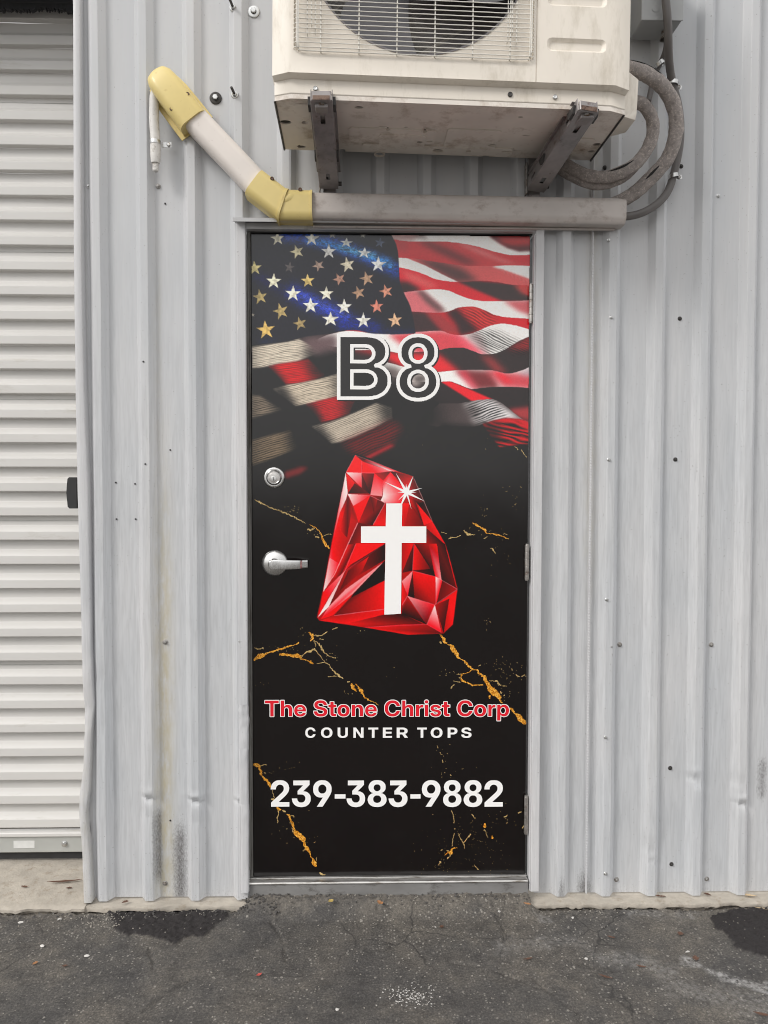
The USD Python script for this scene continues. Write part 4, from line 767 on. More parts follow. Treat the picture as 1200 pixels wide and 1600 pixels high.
for z0, z1, x0, x1, y, sd, am in ((zj[1] - .012, zj[0], -.496, -.4665, -.0385, 3, .008), (zj[2] - .01, zj[1], -.4955, -.4675, -.0425, 5, .004), (zj[3], zj[2], -.4915, -.4655, -.0465, 8, .0025)):
    door.part('patch_trim', crumple(x0, x1, z0, z1, y, sd, am), 'trim_paint', True, label='crumpled piece of trim lapped over the jamb')
# ---- the prints, each a thin skin on the leaf
def skin(name, s, k, y, outline=None, label=None):
    """The painted sheet as a grid with one ink colour per vertex."""
    w, h = int(s.w / s.S * k), int(s.h / s.S * k)
    im = np.stack([np.asarray(Image.fromarray((s.a[..., c] * 255).astype(np.float32), 'F').resize((w, h), Image.BOX)) for c in range(3)], -1)
    px, py = s.o[0] + (np.arange(w) + .5) / k, s.o[1] + (np.arange(h) + .5) / k
    PX, PY = np.meshgrid(px, py)
    d = FW + RT * (PX[..., None] - 600) / FPX - UP * (PY[..., None] - 800) / FPX; P = EYE + d * ((y - EYE[1]) / d[..., 1])[..., None]
    i = np.arange(w * h).reshape(h, w)
    ok = (np.abs(P[..., 0]) < LX - .0012) & (P[..., 2] < LZ1 - .0012)
    if outline is not None:
        ok &= np.asarray(Image.fromarray((s.mask(outline, .9) * 255).astype(np.float32), 'F').resize((w, h), Image.BOX)) > 2
    kp = ok[:-1, :-1] & ok[1:, 1:] & ok[:-1, 1:] & ok[1:, :-1]
    F = np.concatenate([np.stack([i[:-1, :-1], i[1:, 1:], i[:-1, 1:]], -1)[kp], np.stack([i[:-1, :-1], i[1:, :-1], i[1:, 1:]], -1)[kp]])
    used = np.unique(F); re = np.full(w * h, -1); re[used] = np.arange(len(used))
    c = im.reshape(-1, 3)[used] / 255; c = np.where(c < .04045, c / 12.92, ((c + .055) / 1.055) ** 2.4)
    base = np.array(lin(BLK)); c = np.clip(np.maximum((c - base * 1.12) * INK / (1 - base * 1.12), np.array([.0016, .0008, .0008])), 0, .93)
    door.part(name, (P.reshape(-1, 3)[used], re[F]), 'ink_sheet', col=c, smooth=False, under=leaf, label=label)
skin('flag_print', paint_flag(), 1.4, -.0004, label='print of a waving flag with stars and stripes fading into black')
gs = paint_gem()
GEM_OUT = zG((325, 50), (480, 103), (660, 178), (780, 214), (875, 415), (937, 575), (1036, 750), (1066, 850), (1132, 1100), (1096, 1384), (1015, 1458), (900, 1462), (740, 1468), (400, 1412), (45, 1356), (18, 1325), (64, 1120), (134, 740), (184, 490), (247, 188))
skin('gem_print', gs, 1.6, -.0007, GEM_OUT, label='print of a faceted red gem')
def wp(p, y=-.001): q = at(p[0], p[1], y); return (q[0], q[2])
def art(poly): return Polygon([wp(p) for p in poly])
cross = shapely.union_all([art(zG((567, 432), (692, 432), (682, 1295), (552, 1302))), art(zG((370, 612), (880, 612), (880, 742), (370, 742)))])
door.part('cross_print', sheet(cross, -.0011), 'ink_white', False, under=leaf, label='white printed cross')
c0 = np.array(wp(zG((727, 347))[0]))
def ray(tip, w):
    t = np.array(wp(zG(tip)[0])); d = t - c0; n = np.array([-d[1], d[0]]); n /= np.linalg.norm(n)
    return Polygon([c0 + n * w - d * .02, t, c0 - n * w - d * .02])
ms = .2 * 2.55 / FPX
spark = shapely.union_all([ray(t, w * ms) for t, w in (((642, 195), 13), ((778, 220), 13), ((850, 312), 12), ((868, 416), 12), ((660, 497), 12), ((553, 264), 11), ((722, 280), 10), ((765, 480), 8), ((655, 345), 9), ((660, 410), 8), ((805, 350), 7), ((755, 300), 8))] + [Point(c0).buffer(21 * ms)])
door.part('sparkle_print', sheet(spark, -.0014), 'ink_white', False, under=leaf)
# ---- lettering
FONT = glob.glob('/opt/blender-*/*/datafiles/fonts/Inter.woff2')[0]
def glyphs(text, weight=700, track=0.0, opsz=26, size=300):
    font = ImageFont.truetype(FONT, size); font.set_variation_by_axes([opsz, weight])
    cap = -font.getbbox('H', anchor='ls')[1]; out = []; x = 0.0
    for i, ch in enumerate(text):
        x = font.getlength(text[:i + 1]) - font.getlength(ch) + i * track * size
        if ch == ' ': continue
        x0, y0, x1, y1 = font.getbbox(ch, anchor='ls'); im = Image.new('L', (x1 - x0 + 8, y1 - y0 + 8)); ImageDraw.Draw(im).text((4 - x0, 4 - y0), ch, 255, font, anchor='ls')
        on = np.pad(np.asarray(im) > 127, ((0, 0), (1, 1))).astype(np.int8); r, st = np.nonzero(np.diff(on, axis=1) == 1); en = np.nonzero(np.diff(on, axis=1) == -1)[1]
        g = shapely.union_all(shapely.box(st, -r - 1, en, -r)).buffer(.7).buffer(-.7).simplify(.8)
        out.append(affinity.affine_transform(g, [1 / cap, 0, 0, 1 / cap, (x + x0 - 4) / cap, (4 - y0) / cap]))
    return out
def setline(text, pl, pr, ptop, weight=700, track=0.0, opsz=26):
    """Letters between two baseline points of the print, capitals reaching up to ptop."""
    g = glyphs(text, weight, track, opsz); b = shapely.union_all(g).bounds
    (xl, zl), (xr_, zr), (_, zt) = wp(pl), wp(pr), wp((pl[0], ptop)); sx, sz = (xr_ - xl) / (b[2] - b[0]), zt - zl
    return [affinity.affine_transform(q, [sx, 0, (zr - zl) / (b[2] - b[0]), sz, xl - b[0] * sx, zl - b[0] * (zr - zl) / (b[2] - b[0])]) for q in g], sz
PXM = 2.5406 / FPX
B = setline('B', (529.3, 622), (608.3, 622), 524, 690)[0][0]; b8 = B.bounds
E8 = setline('8', (621.8, 623.0), (684.2, 623.0), 525.5, 690)[0][0]
num = shapely.union_all([B, E8])
white = num.buffer(2.8 * PXM, quad_segs=5, join_style='mitre').difference(num.buffer(-2.6 * PXM, join_style='mitre'))
outer = num.buffer(2.8 * PXM, join_style='mitre')
door.part('number_shadow', sheet(affinity.translate(outer.buffer(.3 * PXM), 1.9 * PXM, -1.5 * PXM).difference(outer), -.00095), 'ink_letter_black', False, under=leaf)
door.part('number_fill', sheet(num.buffer(-2.2 * PXM), -.0010), 'ink_letter_black', False, under=leaf, label='black letters B8')
door.part('number_outline', sheet(white, -.0012), 'ink_white', False, under=leaf, label='white outline of the letters B8')
L1, h1 = setline('The Stone Christ Corp', (414.2, 1119.2), (795.3, 1119.0), 1094.6, 680, .004)
L1u = shapely.union_all(L1)
door.part('company_outline', sheet(L1u.buffer(1.15 * PXM).difference(L1u.buffer(-.05 * PXM)), -.0012), 'ink_white', False, under=leaf)
door.part('company_name', sheet(L1u, -.0015), 'ink_red', False, under=leaf, label='red lettering The Stone Christ Corp')
def setboxes(text, boxes, ptop, pbase, weight=760):
    """Letters fitted one by one between left and right edges (print coordinates)."""
    g = glyphs(text, weight); out = []
    for q, (x0, x1) in zip(g, boxes):
        b = q.bounds; (a, z0), (c, _), (_, zt) = wp((x0, pbase)), wp((x1, pbase)), wp((x0, ptop)); sx, sz = (c - a) / (b[2] - b[0]), zt - z0
        out.append(affinity.affine_transform(q, [sx, 0, 0, sz, a - b[0] * sx, z0]))
    return out
X5 = lambda *p: [(370 + a / 2.449, 370 + b / 2.449) for a, b in p]
L2 = setboxes('COUNTERTOPS', X5((262, 301), (322, 366), (386, 425), (446, 485), (503, 541), (559, 594), (612, 655), (690, 727), (742, 787), (807, 844), (859, 898)), 1136.9, 1152.9, 730)
door.part('trade_line', sheet(shapely.union_all(L2), -.0012), 'ink_white', False, under=leaf, label='white lettering COUNTER TOPS')
L3 = setboxes('239-383-9882', X5((130, 201), (211, 283), (292, 363), (375, 416), (420, 491), (501, 573), (581, 653), (664, 703), (708, 779), (789, 859), (868, 939), (947, 1018)), 1219.6, 1260.6, 745)
door.part('phone_number', sheet(shapely.union_all(L3), -.0012), 'ink_white', False, under=leaf, label='white lettering 239-383-9882')
# ---- gold veins of the printed marble
def zv(ox, oy, k, *p): return [(ox + q[0] / k, oy + q[1] / k, (q[2] / k * .72) if len(q) > 2 else None) for q in p]
VA = lambda *p: zv(370, 690, 6.316, *p)
VB = lambda *p: zv(690, 690, 7.62, *p)
VC = lambda *p: zv(390, 970, 5.4545, *p)
VD = lambda *p: zv(660, 970, 7.06, *p)
VE = lambda *p: zv(390, 1170, 7.62, *p)
VF = lambda *p: zv(640, 1150, 6.316, *p)
VEINS = [VA((175, 570, 4), (205, 590, 16), (230, 600, 22), (270, 622, 9), (330, 655, 10), (385, 668, 6), (440, 688, 9), (470, 700, 12), (560, 740, 9), (600, 765, 8), (678, 806, 5)), VA((720, 820, 5), (775, 848, 9), (812, 880, 6), (838, 915, 10), (850, 970, 20), (872, 1010, 28), (895, 1035, 16), (918, 1058, 10)), VA((700, 865, 12), (730, 875, 14), (760, 862, 8)), VA((780, 940, 14), (812, 945, 12)), VA((860, 930, 4), (900, 912, 5), (935, 915, 3)),
         VB((370, 968, 8), (400, 985, 12), (430, 995, 24), (455, 1015, 20), (490, 1040, 16), (512, 1052, 30), (530, 1090, 10), (600, 1098, 7), (670, 1112, 22), (700, 1120, 6), (760, 1142, 10), (800, 1160, 5)), VB((265, 1055, 6), (285, 1085, 20), (310, 1102, 26), (350, 1108, 14), (400, 1108, 4)), VB((80, 1160, 6), (130, 1138, 14), (175, 1140, 5), (222, 1118, 12)), VB((505, 1155, 8), (545, 1132, 8)), VB((580, 1270, 5), (605, 1272, 14), (628, 1305, 10), (640, 1335, 5)), VB((0, 1075, 8), (60, 1098, 4)), VB((870, 60, 8), (895, 72, 8), (910, 100, 12)), VB((945, 105, 10), (975, 135, 6), (1012, 188, 6)), VB((740, 1090, 4), (780, 1112, 7)),
         VC((38, 335, 10), (60, 315, 26), (90, 298, 42), (120, 292, 26), (150, 276, 12), (190, 262, 13), (230, 250, 12), (270, 240, 16), (310, 225, 10), (345, 212, 14), (385, 205, 7), (418, 190, 12)), VC((40, 230, 6), (90, 240, 10), (120, 230, 10)), VC((255, 285, 10), (290, 285, 28), (330, 292, 14), (370, 300, 22), (405, 296, 40), (436, 312, 16)), VC((436, 310, 12), (470, 278, 8), (492, 260, 12), (520, 258, 18), (552, 240, 10), (578, 262, 6), (610, 310, 4), (640, 350, 3)), VC((436, 325, 8), (500, 342, 6), (525, 352, 22), (542, 368, 10)), VC((572, 365, 4), (640, 355, 5), (680, 372, 5), (700, 410, 6), (730, 445, 12), (760, 468, 16), (795, 492, 6)), VC((835, 520, 14), (850, 520, 10)), VC((870, 545, 26), (885, 580, 30), (905, 600, 8)), VC((905, 540, 7), (930, 570, 8), (950, 600, 30), (965, 630, 16), (985, 655, 10), (1010, 675, 16), (1045, 685, 5), (1100, 714, 3)), VC((500, 98, 6), (532, 122, 16), (540, 150, 22), (520, 170, 6)), VC((552, 124, 6), (610, 128, 8), (660, 94, 10)), VC((700, 76, 8), (752, 55, 5)), VC((555, 165, 4), (610, 218, 14), (622, 250, 12), (645, 278, 8), (680, 300, 5), (735, 318, 5)), VC((545, 170, 4), (565, 215, 4)), VC((670, 476, 4), (740, 470, 6)), VC((595, 152, 4), (630, 162, 6)),
         VD((190, 148, 8), (215, 178, 18), (238, 205, 34), (252, 235, 18), (270, 258, 6), (305, 268, 10), (322, 285, 44), (348, 330, 62), (372, 362, 50), (395, 405, 22), (420, 418, 6), (455, 435, 12), (480, 465, 26), (510, 498, 24), (540, 528, 16), (570, 545, 8), (600, 540, 14), (620, 575, 20), (655, 600, 20), (685, 620, 34), (705, 665, 46), (735, 720, 50), (760, 770, 74), (800, 800, 76), (845, 840, 46), (862, 880, 16), (880, 905, 8)), VD((740, 830, 40), (745, 852, 14)), VD((955, 965, 8), (990, 972, 24), (1005, 1000, 18), (1030, 1030, 16), (1062, 1050, 52), (1085, 1095, 60), (1112, 1118, 44), (1138, 1140, 24)), VD((542, 540, 8), (520, 565, 8), (485, 577, 6), (430, 590, 14), (428, 625, 16), (436, 660, 26), (475, 680, 12), (520, 690, 18), (555, 710, 20), (610, 708, 12), (662, 708, 14)), VD((375, 590, 5), (430, 588, 8)), VD((405, 625, 8), (425, 640, 12)), VD((340, 665, 4), (420, 680, 6)), VD((315, 742, 16), (335, 715, 6), (355, 700, 8)), VD((200, 238, 24), (208, 246, 22)), VD((620, 500, 8), (648, 482, 10)), VD((740, 660, 8), (790, 665, 6), (820, 660, 18), (860, 712, 14)), VD((890, 715, 8), (925, 722, 8)), VD((866, 780, 10), (868, 805, 10)), VD((900, 825, 20), (908, 818, 10)), VD((1035, 595, 10), (1062, 620, 12)), VD((1100, 608, 8), (1130, 600, 6)), VD((985, 530, 14), (990, 545, 8)),
         VE((38, 185, 40), (70, 190, 46), (105, 195, 40), (118, 230, 24), (138, 270, 26), (130, 305, 24), (155, 325, 8), (172, 360, 30), (205, 378, 18), (228, 410, 34), (240, 440, 20), (268, 480, 8)), VE((268, 490, 6), (292, 560, 6), (298, 580, 4)), VE((262, 600, 20), (290, 608, 24), (280, 625, 10)), VE((335, 700, 34), (350, 725, 30), (375, 718, 10)), VE((345, 735, 14), (348, 780, 10), (325, 820, 10), (335, 880, 7)), VE((388, 735, 10), (412, 744, 26), (425, 755, 8)), VE((440, 780, 8), (470, 795, 32), (478, 830, 22), (492, 862, 10), (512, 892, 40), (520, 930, 16), (535, 965, 26), (560, 1015, 62), (600, 1042, 60), (635, 1065, 66), (650, 1110, 26), (658, 1160, 28), (690, 1190, 46), (715, 1225, 24), (728, 1270, 10), (748, 1318, 16), (768, 1362, 60), (790, 1400, 22)), VE((475, 885, 8), (510, 892, 12)), VE((500, 940, 6), (520, 1000, 8)), VE((830, 1475, 10), (850, 1492, 20), (900, 1500, 10)), VE((130, 205, 8), (165, 190, 10), (205, 188, 6)), VE((170, 285, 6), (185, 298, 8)), VE((795, 1290, 5), (798, 1330, 5)), VE((640, 1215, 10), (660, 1190, 10)), VE((460, 800, 5), (520, 795, 8), (530, 815, 5)),
         VF((415, 735, 8), (428, 770, 6), (440, 830, 6), (437, 860, 5)), VF((447, 912, 16), (450, 918, 12)), VF((440, 960, 5), (425, 1040, 5), (420, 1085, 5)), VF((350, 1175, 5), (385, 1140, 16), (408, 1150, 38), (415, 1120, 14), (440, 1105, 10), (470, 1103, 6)), VF((360, 1130, 5), (395, 1140, 10)), VF((400, 1165, 12), (395, 1190, 6)), VF((480, 960, 4), (515, 1030, 6), (530, 1060, 8), (545, 1105, 5)), VF((600, 968, 14), (565, 1015, 8), (530, 1058, 8)), VF((742, 870, 16), (740, 890, 32), (748, 898, 12)), VF((735, 920, 4), (770, 1000, 4)), VF((812, 990, 8), (818, 1010, 26)), VF((615, 772, 8), (645, 818, 6)), VF((935, 800, 10), (955, 795, 12), (970, 775, 8)), VF((1075, 760, 14), (1100, 752, 8)), VF((960, 860, 8), (970, 850, 5)), VF((305, 1240, 14), (285, 1272, 5)), VF((375, 1205, 10), (385, 1198, 8)), VF((310, 1130, 8), (325, 1120, 8)), VF((640, 1275, 5), (682, 1320, 7)), VF((268, 95, 4), (276, 118, 7)), VF((300, 160, 5), (312, 180, 5)), VF((324, 235, 8), (326, 262, 6)), VF((348, 358, 8), (352, 362, 6)), VF((400, 385, 8), (412, 388, 8)), VF((1115, 905, 14), (1122, 890, 8))]
rng = np.random.default_rng(12)
def vein(v):
    P = np.array([(a, b) for a, b, c in v]); Wd = np.array([c if c else 1.0 for a, b, c in v]); out = []
    for i in range(len(P) - 1):
        L = np.linalg.norm(P[i + 1] - P[i]); k = max(2, int(L / .55)); t = np.linspace(0, 1, k + 1)
        q = P[i] + (P[i + 1] - P[i]) * t[:, None]; w = Wd[i] + (Wd[i + 1] - Wd[i]) * t
        q = q + (meshkit.noise(np.c_[q / 1.7, np.zeros(len(q))], 3)[:, None] - .5) * np.array([1.6, -1.3]) + (meshkit.noise(np.c_[q / .6, np.ones(len(q)) * 3], 9)[:, None] - .5) * np.array([-.8, .8]) + rng.normal(0, .14, q.shape)
        w = w * (.30 + 1.35 * meshkit.noise(np.c_[q / .9, np.ones(len(q))], 5)) * .5 + .06
        w = np.maximum(w, .13)
        for j in range(k):
            out.append(shapely.convex_hull(shapely.union(Point(q[j]).buffer(w[j], 2), Point(q[j + 1]).buffer(w[j + 1], 2))))
            if w[j] > .8 and rng.random() < .75:
                a = rng.uniform(0, 6.28); p = q[j] + w[j] * np.array([math.cos(a), math.sin(a)]); out.append(Point(p).buffer(rng.uniform(.3, .9), 2))
    return shapely.union_all(out).simplify(.06)
def to_leaf(g):
    def f(c): d = FW + RT * (c[:, :1] - 600) / FPX - UP * (c[:, 1:2] - 800) / FPX; p = EYE + d * ((-.0008 - EYE[1]) / d[:, 1:2]); return p[:, [0, 2]]
    return shapely.transform(g, f)
allv = [vein(v) for v in VEINS]
clip = sbox(-LX + .001, LZ0 + .001, LX - .001, LZ1 - .001)
gem_w = Polygon([wp(p) for p in GEM_OUT])
def big(v): return max((c or 0) for *_, c in v) > 2.6
for v, g in zip(VEINS, allv):
    q = to_leaf(g).intersection(clip).difference(gem_w)
    q = MultiPolygon([a for a in getattr(q, 'geoms', [q]) if a.geom_type == 'Polygon' and a.area > 1e-8])
    if q.is_empty: continue
    door.part('gold_vein', sheet(q, -.0008), 'ink_gold' if big(v) else 'ink_pale_gold', False, under=leaf)
spl = []
def spray(px, py, sx, sy, n, r=(.22, .55), ang=0):
    for _ in range(n):
        u, w = rng.normal(0, 1, 2) * np.array([sx, sy]); x, y = px + u * math.cos(ang) - w * math.sin(ang), py + u * math.sin(ang) + w * math.cos(ang)
        e = affinity.rotate(affinity.scale(Point(x, y).buffer(rng.uniform(*r), 2), 1, rng.uniform(.6, 1.6)), rng.uniform(0, 90)); spl.append(e)
for a in ((460, 796, 8, 5, 14), (500, 838, 8, 5, 8), (757, 800, 4, 8, 10), (765, 833, 20, 6, 16), (800, 770, 10, 5, 10), (805, 786, 6, 8, 6), (780, 872, 14, 14, 14, (.2, .5), .8), (440, 1010, 18, 8, 16), (480, 995, 10, 8, 12), (520, 1020, 8, 10, 8), (540, 1080, 8, 4, 8), (700, 1050, 6, 4, 8), (790, 1055, 20, 14, 40), (780, 1040, 14, 6, 14), (762, 970, 3, 6, 9), (790, 1085, 12, 8, 12), (440, 1200, 14, 6, 10), (450, 1300, 12, 12, 14), (490, 1310, 10, 6, 6), (710, 1220, 18, 22, 12), (712, 1330, 26, 22, 60, (.15, .38)), (770, 1330, 18, 24, 40, (.15, .36)), (735, 1300, 30, 18, 24), (690, 1350, 14, 10, 30, (.15, .36)), (690, 1190, 8, 26, 12), (785, 1280, 16, 12, 12), (410, 1070, 8, 4, 4), (735, 700, 25, 10, 3), (565, 985, 6, 3, 6), (604, 1060, 10, 10, 3)): spray(*a)
sp = to_leaf(shapely.union_all(spl)).intersection(clip).difference(gem_w)
door.part('gold_flecks', sheet(MultiPolygon([a for a in getattr(sp, 'geoms', [sp]) if a.geom_type == 'Polygon']), -.0006), 'ink_pale_gold', False, under=leaf, kind='stuff')
# ---- deadbolt, lever, hinges
p = at(428.6, 746, 0)
rose = door.part('deadbolt', lathe([(.0345, 0), (.0345, .004), (.0325, .0075), (.029, .009), (.0265, .0085), (.0245, .0115), (.0215, .0165), (.0205, .0172), (.0195, .0166)], p, n=40), 'satin_chrome', 40)
door.part('cylinder', lathe([(.0196, .0150), (.0190, .0170), (.0168, .0172), (.0160, .0164), (.0150, .0172), (1e-5, .0174)], p, n=36), 'steel', 40, under=rose)
q = p + np.array([0, 0, -.0045])
door.part('plug', lathe([(.0088, .0172), (.0086, .0186), (.0078, .0190), (1e-5, .0190)], q, n=28), 'satin_chrome', 40, under=rose)
door.part('keyhole', bx(q[0] - .0010, q[0] + .0010, -.0196, -.0186, q[2] - .006, q[2] + .005, .0002), 'hole_dark', False, under=rose)
p = at(429.5, 880, 0)
lev = door.part('lever_handle', lathe([(.0425, 0), (.0425, .003), (.0400, .0080), (.0340, .0130), (.0260, .0165), (.0190, .0185), (.0180, .030), (.0150, .034)], p, n=44), 'satin_chrome', 40)
# the arm: a flat bar that runs to the right from the hub and returns towards the door
prof = [p + np.array([dx, -dy, 0]) for dx, dy in ((-.012, .048), (.002, .051), (.030, .052), (.062, .050), (.082, .047), (.088, .043), (.0935, .032), (.110, .026))]
hts = [.011, .0158, .0150, .0140, .0135, .0132, .0125, .0120]; P = []
arm = []
for a, b, ha, hb in zip(prof[:-1], prof[1:], hts[:-1], hts[1:]):
    arm.append(hull([c + np.array([0, dy, s * hh]) for c, hh in ((a, ha), (b, hb)) for dy in (-.006, .006) for s in (-1, 1)] + [c + np.array([0, dy * 1.35, s * hh * .72]) for c, hh in ((a, ha), (b, hb)) for dy in (-.006, .006) for s in (-1, 1)]))
hub = lathe([(.0150, .030), (.0155, .040), (.0158, .054), (.0150, .057), (1e-5, .0574)], p + np.array([.003, 0, 0]), n=28)
am = mani(arm[0])
for a in arm[1:]: am = am + mani(a)
door.part('lever', am, 'satin_chrome', 25, under=lev); door.part('hub', hub, 'satin_chrome', 40, under=lev)
for y0, y1, px in ((444, 505, 829.6), (850, 907, 823.2), (1243, 1303, 822.0)):
    a, b = at(px, y0, -.013), at(px, y1, -.013); h = a[2] - b[2]; cx = (a[0] + b[0]) / 2 - .001; n = 5
    pth = door.part('hinge', join(bx(cx - .002, cx + .0018, -.010, .03, b[2] + .004, a[2] - .004, .0006)), 'hinge_steel', 30)
    for k in range(n):
        z0 = b[2] + .003 + k * (h - .006) / n; z1 = b[2] + .003 + (k + 1) * (h - .006) / n - .0009
        door.part('knuckle', lathe([(1e-5, z0), (.0068, z0), (.0072, z0 + .001), (.0072, z1 - .001), (.0068, z1), (1e-5, z1)], (cx + .001, -.013, 0), 'z', 18), 'hinge_steel', 35, under=pth)
    for zc, s in ((a[2] - .002, 1), (b[2] + .002, -1)):
        door.part('pin_tip', lathe([(1e-5, -.0032), (.005, -.0025), (.0058, 0), (.005, .0025), (1e-5, .0032)], (cx + .001, -.013, zc), 'z', 14), 'hinge_steel', 40, under=pth)
# ---------------------------------------------------------------- the outdoor unit on its brackets
AR, AY, AO = .016, .020, np.array([-.338, -.420, 2.4590])
def unit(m):
    """Unit coordinates (x along its front, y into it, z up from its lower front edge) to the world: it hangs a little out of level."""
    v, f = mesh_arrays(m); v = v.copy()
    x, y, z = v[:, 0], v[:, 1], v[:, 2]
    x, z = x * math.cos(AR) + z * math.sin(AR) * .5, z * math.cos(AR) - x * math.sin(AR)
    x, y = x * math.cos(AY) - y * math.sin(AY), y * math.cos(AY) + x * math.sin(AY)
    return np.stack([x, y, z], 1) + AO, f
W, D, H = .988, .345, .82
ac = Thing('outdoor_unit', 'cream air conditioner outdoor unit with wire fan grille, hung above the door', 'air conditioner', (.15, -.25, 2.45))
def plan(o, yc=.023, xc=.046):
    """Outline of the casing seen from above, moved in by o."""
    s = o * .22
    return [(s, yc + o * .8), (xc + s, o), (W - xc - s, o), (W - s, yc + o * .8), (W - s, D), (s, D)]
def stack(levels):
    """Hull of outlines at levels (offset, z)."""
    return hull([(x, y, z) for o, z in levels for x, y in plan(o)])
ZL = .008
low = mani(stack([(.0225, .001 + ZL), (.0210, .003 + ZL), (.0210, .056)]))
upm = mani(stack([(.0190, .0475), (.0, .0545), (0, H - .01), (.01, H)]))
def ubox(x0, x1, y0, y1, z0, z1, r=.012):
    e = trimesh.creation.extrude_polygon(Polygon([(x0 + (x1 - x0) / 2 + a, z0 + (z1 - z0) / 2 + b) for a, b in rrect(x1 - x0, z1 - z0, r, 4)]), y1 - y0, engine='earcut'); v = np.array(e.vertices)
    return np.stack([v[:, 0], y1 - v[:, 2], v[:, 1]], 1), np.array(e.faces)
CX, CZ, CR = .397, .424, .308
def ucyl(r, y0, y1, n=72):
    e = trimesh.creation.extrude_polygon(Point(CX, CZ).buffer(r, n // 4), y1 - y0, engine='earcut'); v = np.array(e.vertices)
    return np.stack([v[:, 0], y1 - v[:, 2], v[:, 1]], 1), np.array(e.faces)
body = low + upm
body = body - mani(ucyl(CR, -.02, .20))
body = body - mani(ubox(.060, .712, -.02, .006, .108, .752, .02))
body = body - mani(ubox(.7200, .7222, -.02, .0035, -.02, H + .02, .0005))
# embossed grips of the service panel: shallow troughs with sloped sides
def trough(x0, x1, z0, z1, d=.009):
    a, b = rrect(x1 - x0, z1 - z0, .012, 5), rrect(x1 - x0 - .016, z1 - z0 - .016, .008, 5); cx, cz = (x0 + x1) / 2, (z0 + z1) / 2
    return hull([(cx + p[0] * 1.08, -.004, cz + p[1] * 1.12) for p in a] + [(cx + p[0], 0, cz + p[1]) for p in a] + [(cx + p[0], d, cz + p[1]) for p in b])
for z in (.140, .262, .384, .506): body = body - mani(trough(.752, .912, z, z + .036))
cas = ac.part('casing', unit(body), 'cabinet', 30)
# inside of the fan opening
ring_o, ring_i = mani(ucyl(CR + .0015, .004, .205)), mani(ucyl(CR - .003, -.01, .200))
sh_ = ac.part('fan_shroud', unit(ring_o - ring_i), 'fan_dark', 30)
fan = ac.part('fan', unit(join(lathe([(1e-5, -.070), (.05, -.072), (.062, -.080), (.064, -.13)], (CX, 0, CZ), n=28))), 'fan_blade', 40)
for k in range(3):
    a0 = math.radians(100 + 120 * k); P = []
    for i, r in enumerate(np.linspace(.06, .285, 8)):
        for j, t in enumerate(np.linspace(-.5, .5, 9)):
            a = a0 + t * (1.25 - .25 * i / 7) + .5 * (i / 7); P.append((CX + r * math.cos(a), .115 + .045 * t + .01 * math.sin(3 * t), CZ + r * math.sin(a)))
    i = np.arange(72).reshape(8, 9); F = np.concatenate([np.stack([i[:-1, :-1], i[:-1, 1:], i[1:, 1:]], -1).reshape(-1, 3), np.stack([i[:-1, :-1], i[1:, 1:], i[1:, :-1]], -1).reshape(-1, 3)])
    ac.part('blade', unit((np.array(P), F)), 'fan_blade', True, under=fan)
for dx in (-.085, -.066): ac.part('motor_stay', unit(bx(CX + dx - .005, CX + dx + .005, .165, .178, CZ - .30, CZ + .30, .001)), 'motor_stay', 30)
# the wire grille
gr = ac.part('grille_frame', unit(tube([(.0725, -.008, .1105), (.1, -.008, .1090), (.66, -.008, .1090), (.7005, -.008, .1105)], .0016, 6)), 'grille_wire', True)
for x, z0, z1 in ((.0725, .113, .745), (.0690, .119, .74), (.7005, .113, .745), (.7050, .119, .74)):
    ac.part('upright_wire', unit(tube([(x, .004, z0), (x, -.010, z0 + .004), (x, -.0125, z0 + .010), (x, -.0125, z1)], .0017, 6)), 'grille_wire', True, under=gr)
for k in range(51):
    z = .1165 + k * .01245
    ac.part('wire', unit(tube([(.0605, .005, z), (.0605, -.006, z), (.0640, -.0105, z), (.0690, -.0118, z), (.385, -.0122, z), (.7045, -.0118, z), (.7090, -.0100, z), (.7115, -.005, z), (.7115, .005, z)], .0013, 6)), 'grille_wire', True, under=gr)
for k in range(6):
    x = .1330 + k * .1028
    ac.part('upright_wire', unit(tube([(x, .005, .1105), (x, -.006, .1095), (x, -.0092, .1135), (x, -.0095, .745)], .0018, 6)), 'grille_wire', True, under=gr)
for x, z0, z1 in ((.0965, .150, .745), (.1080, .175, .745), (.1180, .158, .745), (.640, .155, .745), (.652, .172, .745), (.664, .15, .745)):
    ac.part('upright_wire', unit(tube([(x, .002, z0), (x, -.006, z0 + .003), (x, -.0095, z0 + .008), (x, -.0095, z1)], .0014, 6)), 'grille_wire', True, under=gr)
# screws along the lip
for px, py, mt in ((492.8, 138.7, 'zinc'), (797, 148, 'dark_steel'), (867, 152, 'zinc')):
    p = at(px, py, -.408); w = p - AO
    ac.part('screw', lathe([(.0068, -.004), (.0068, .003), (.0050, .0045), (.0030, .0040), (1e-5, .0034)], at(px, py, -.3990 + AY * (p[0] + .338)), n=14), mt, 30)
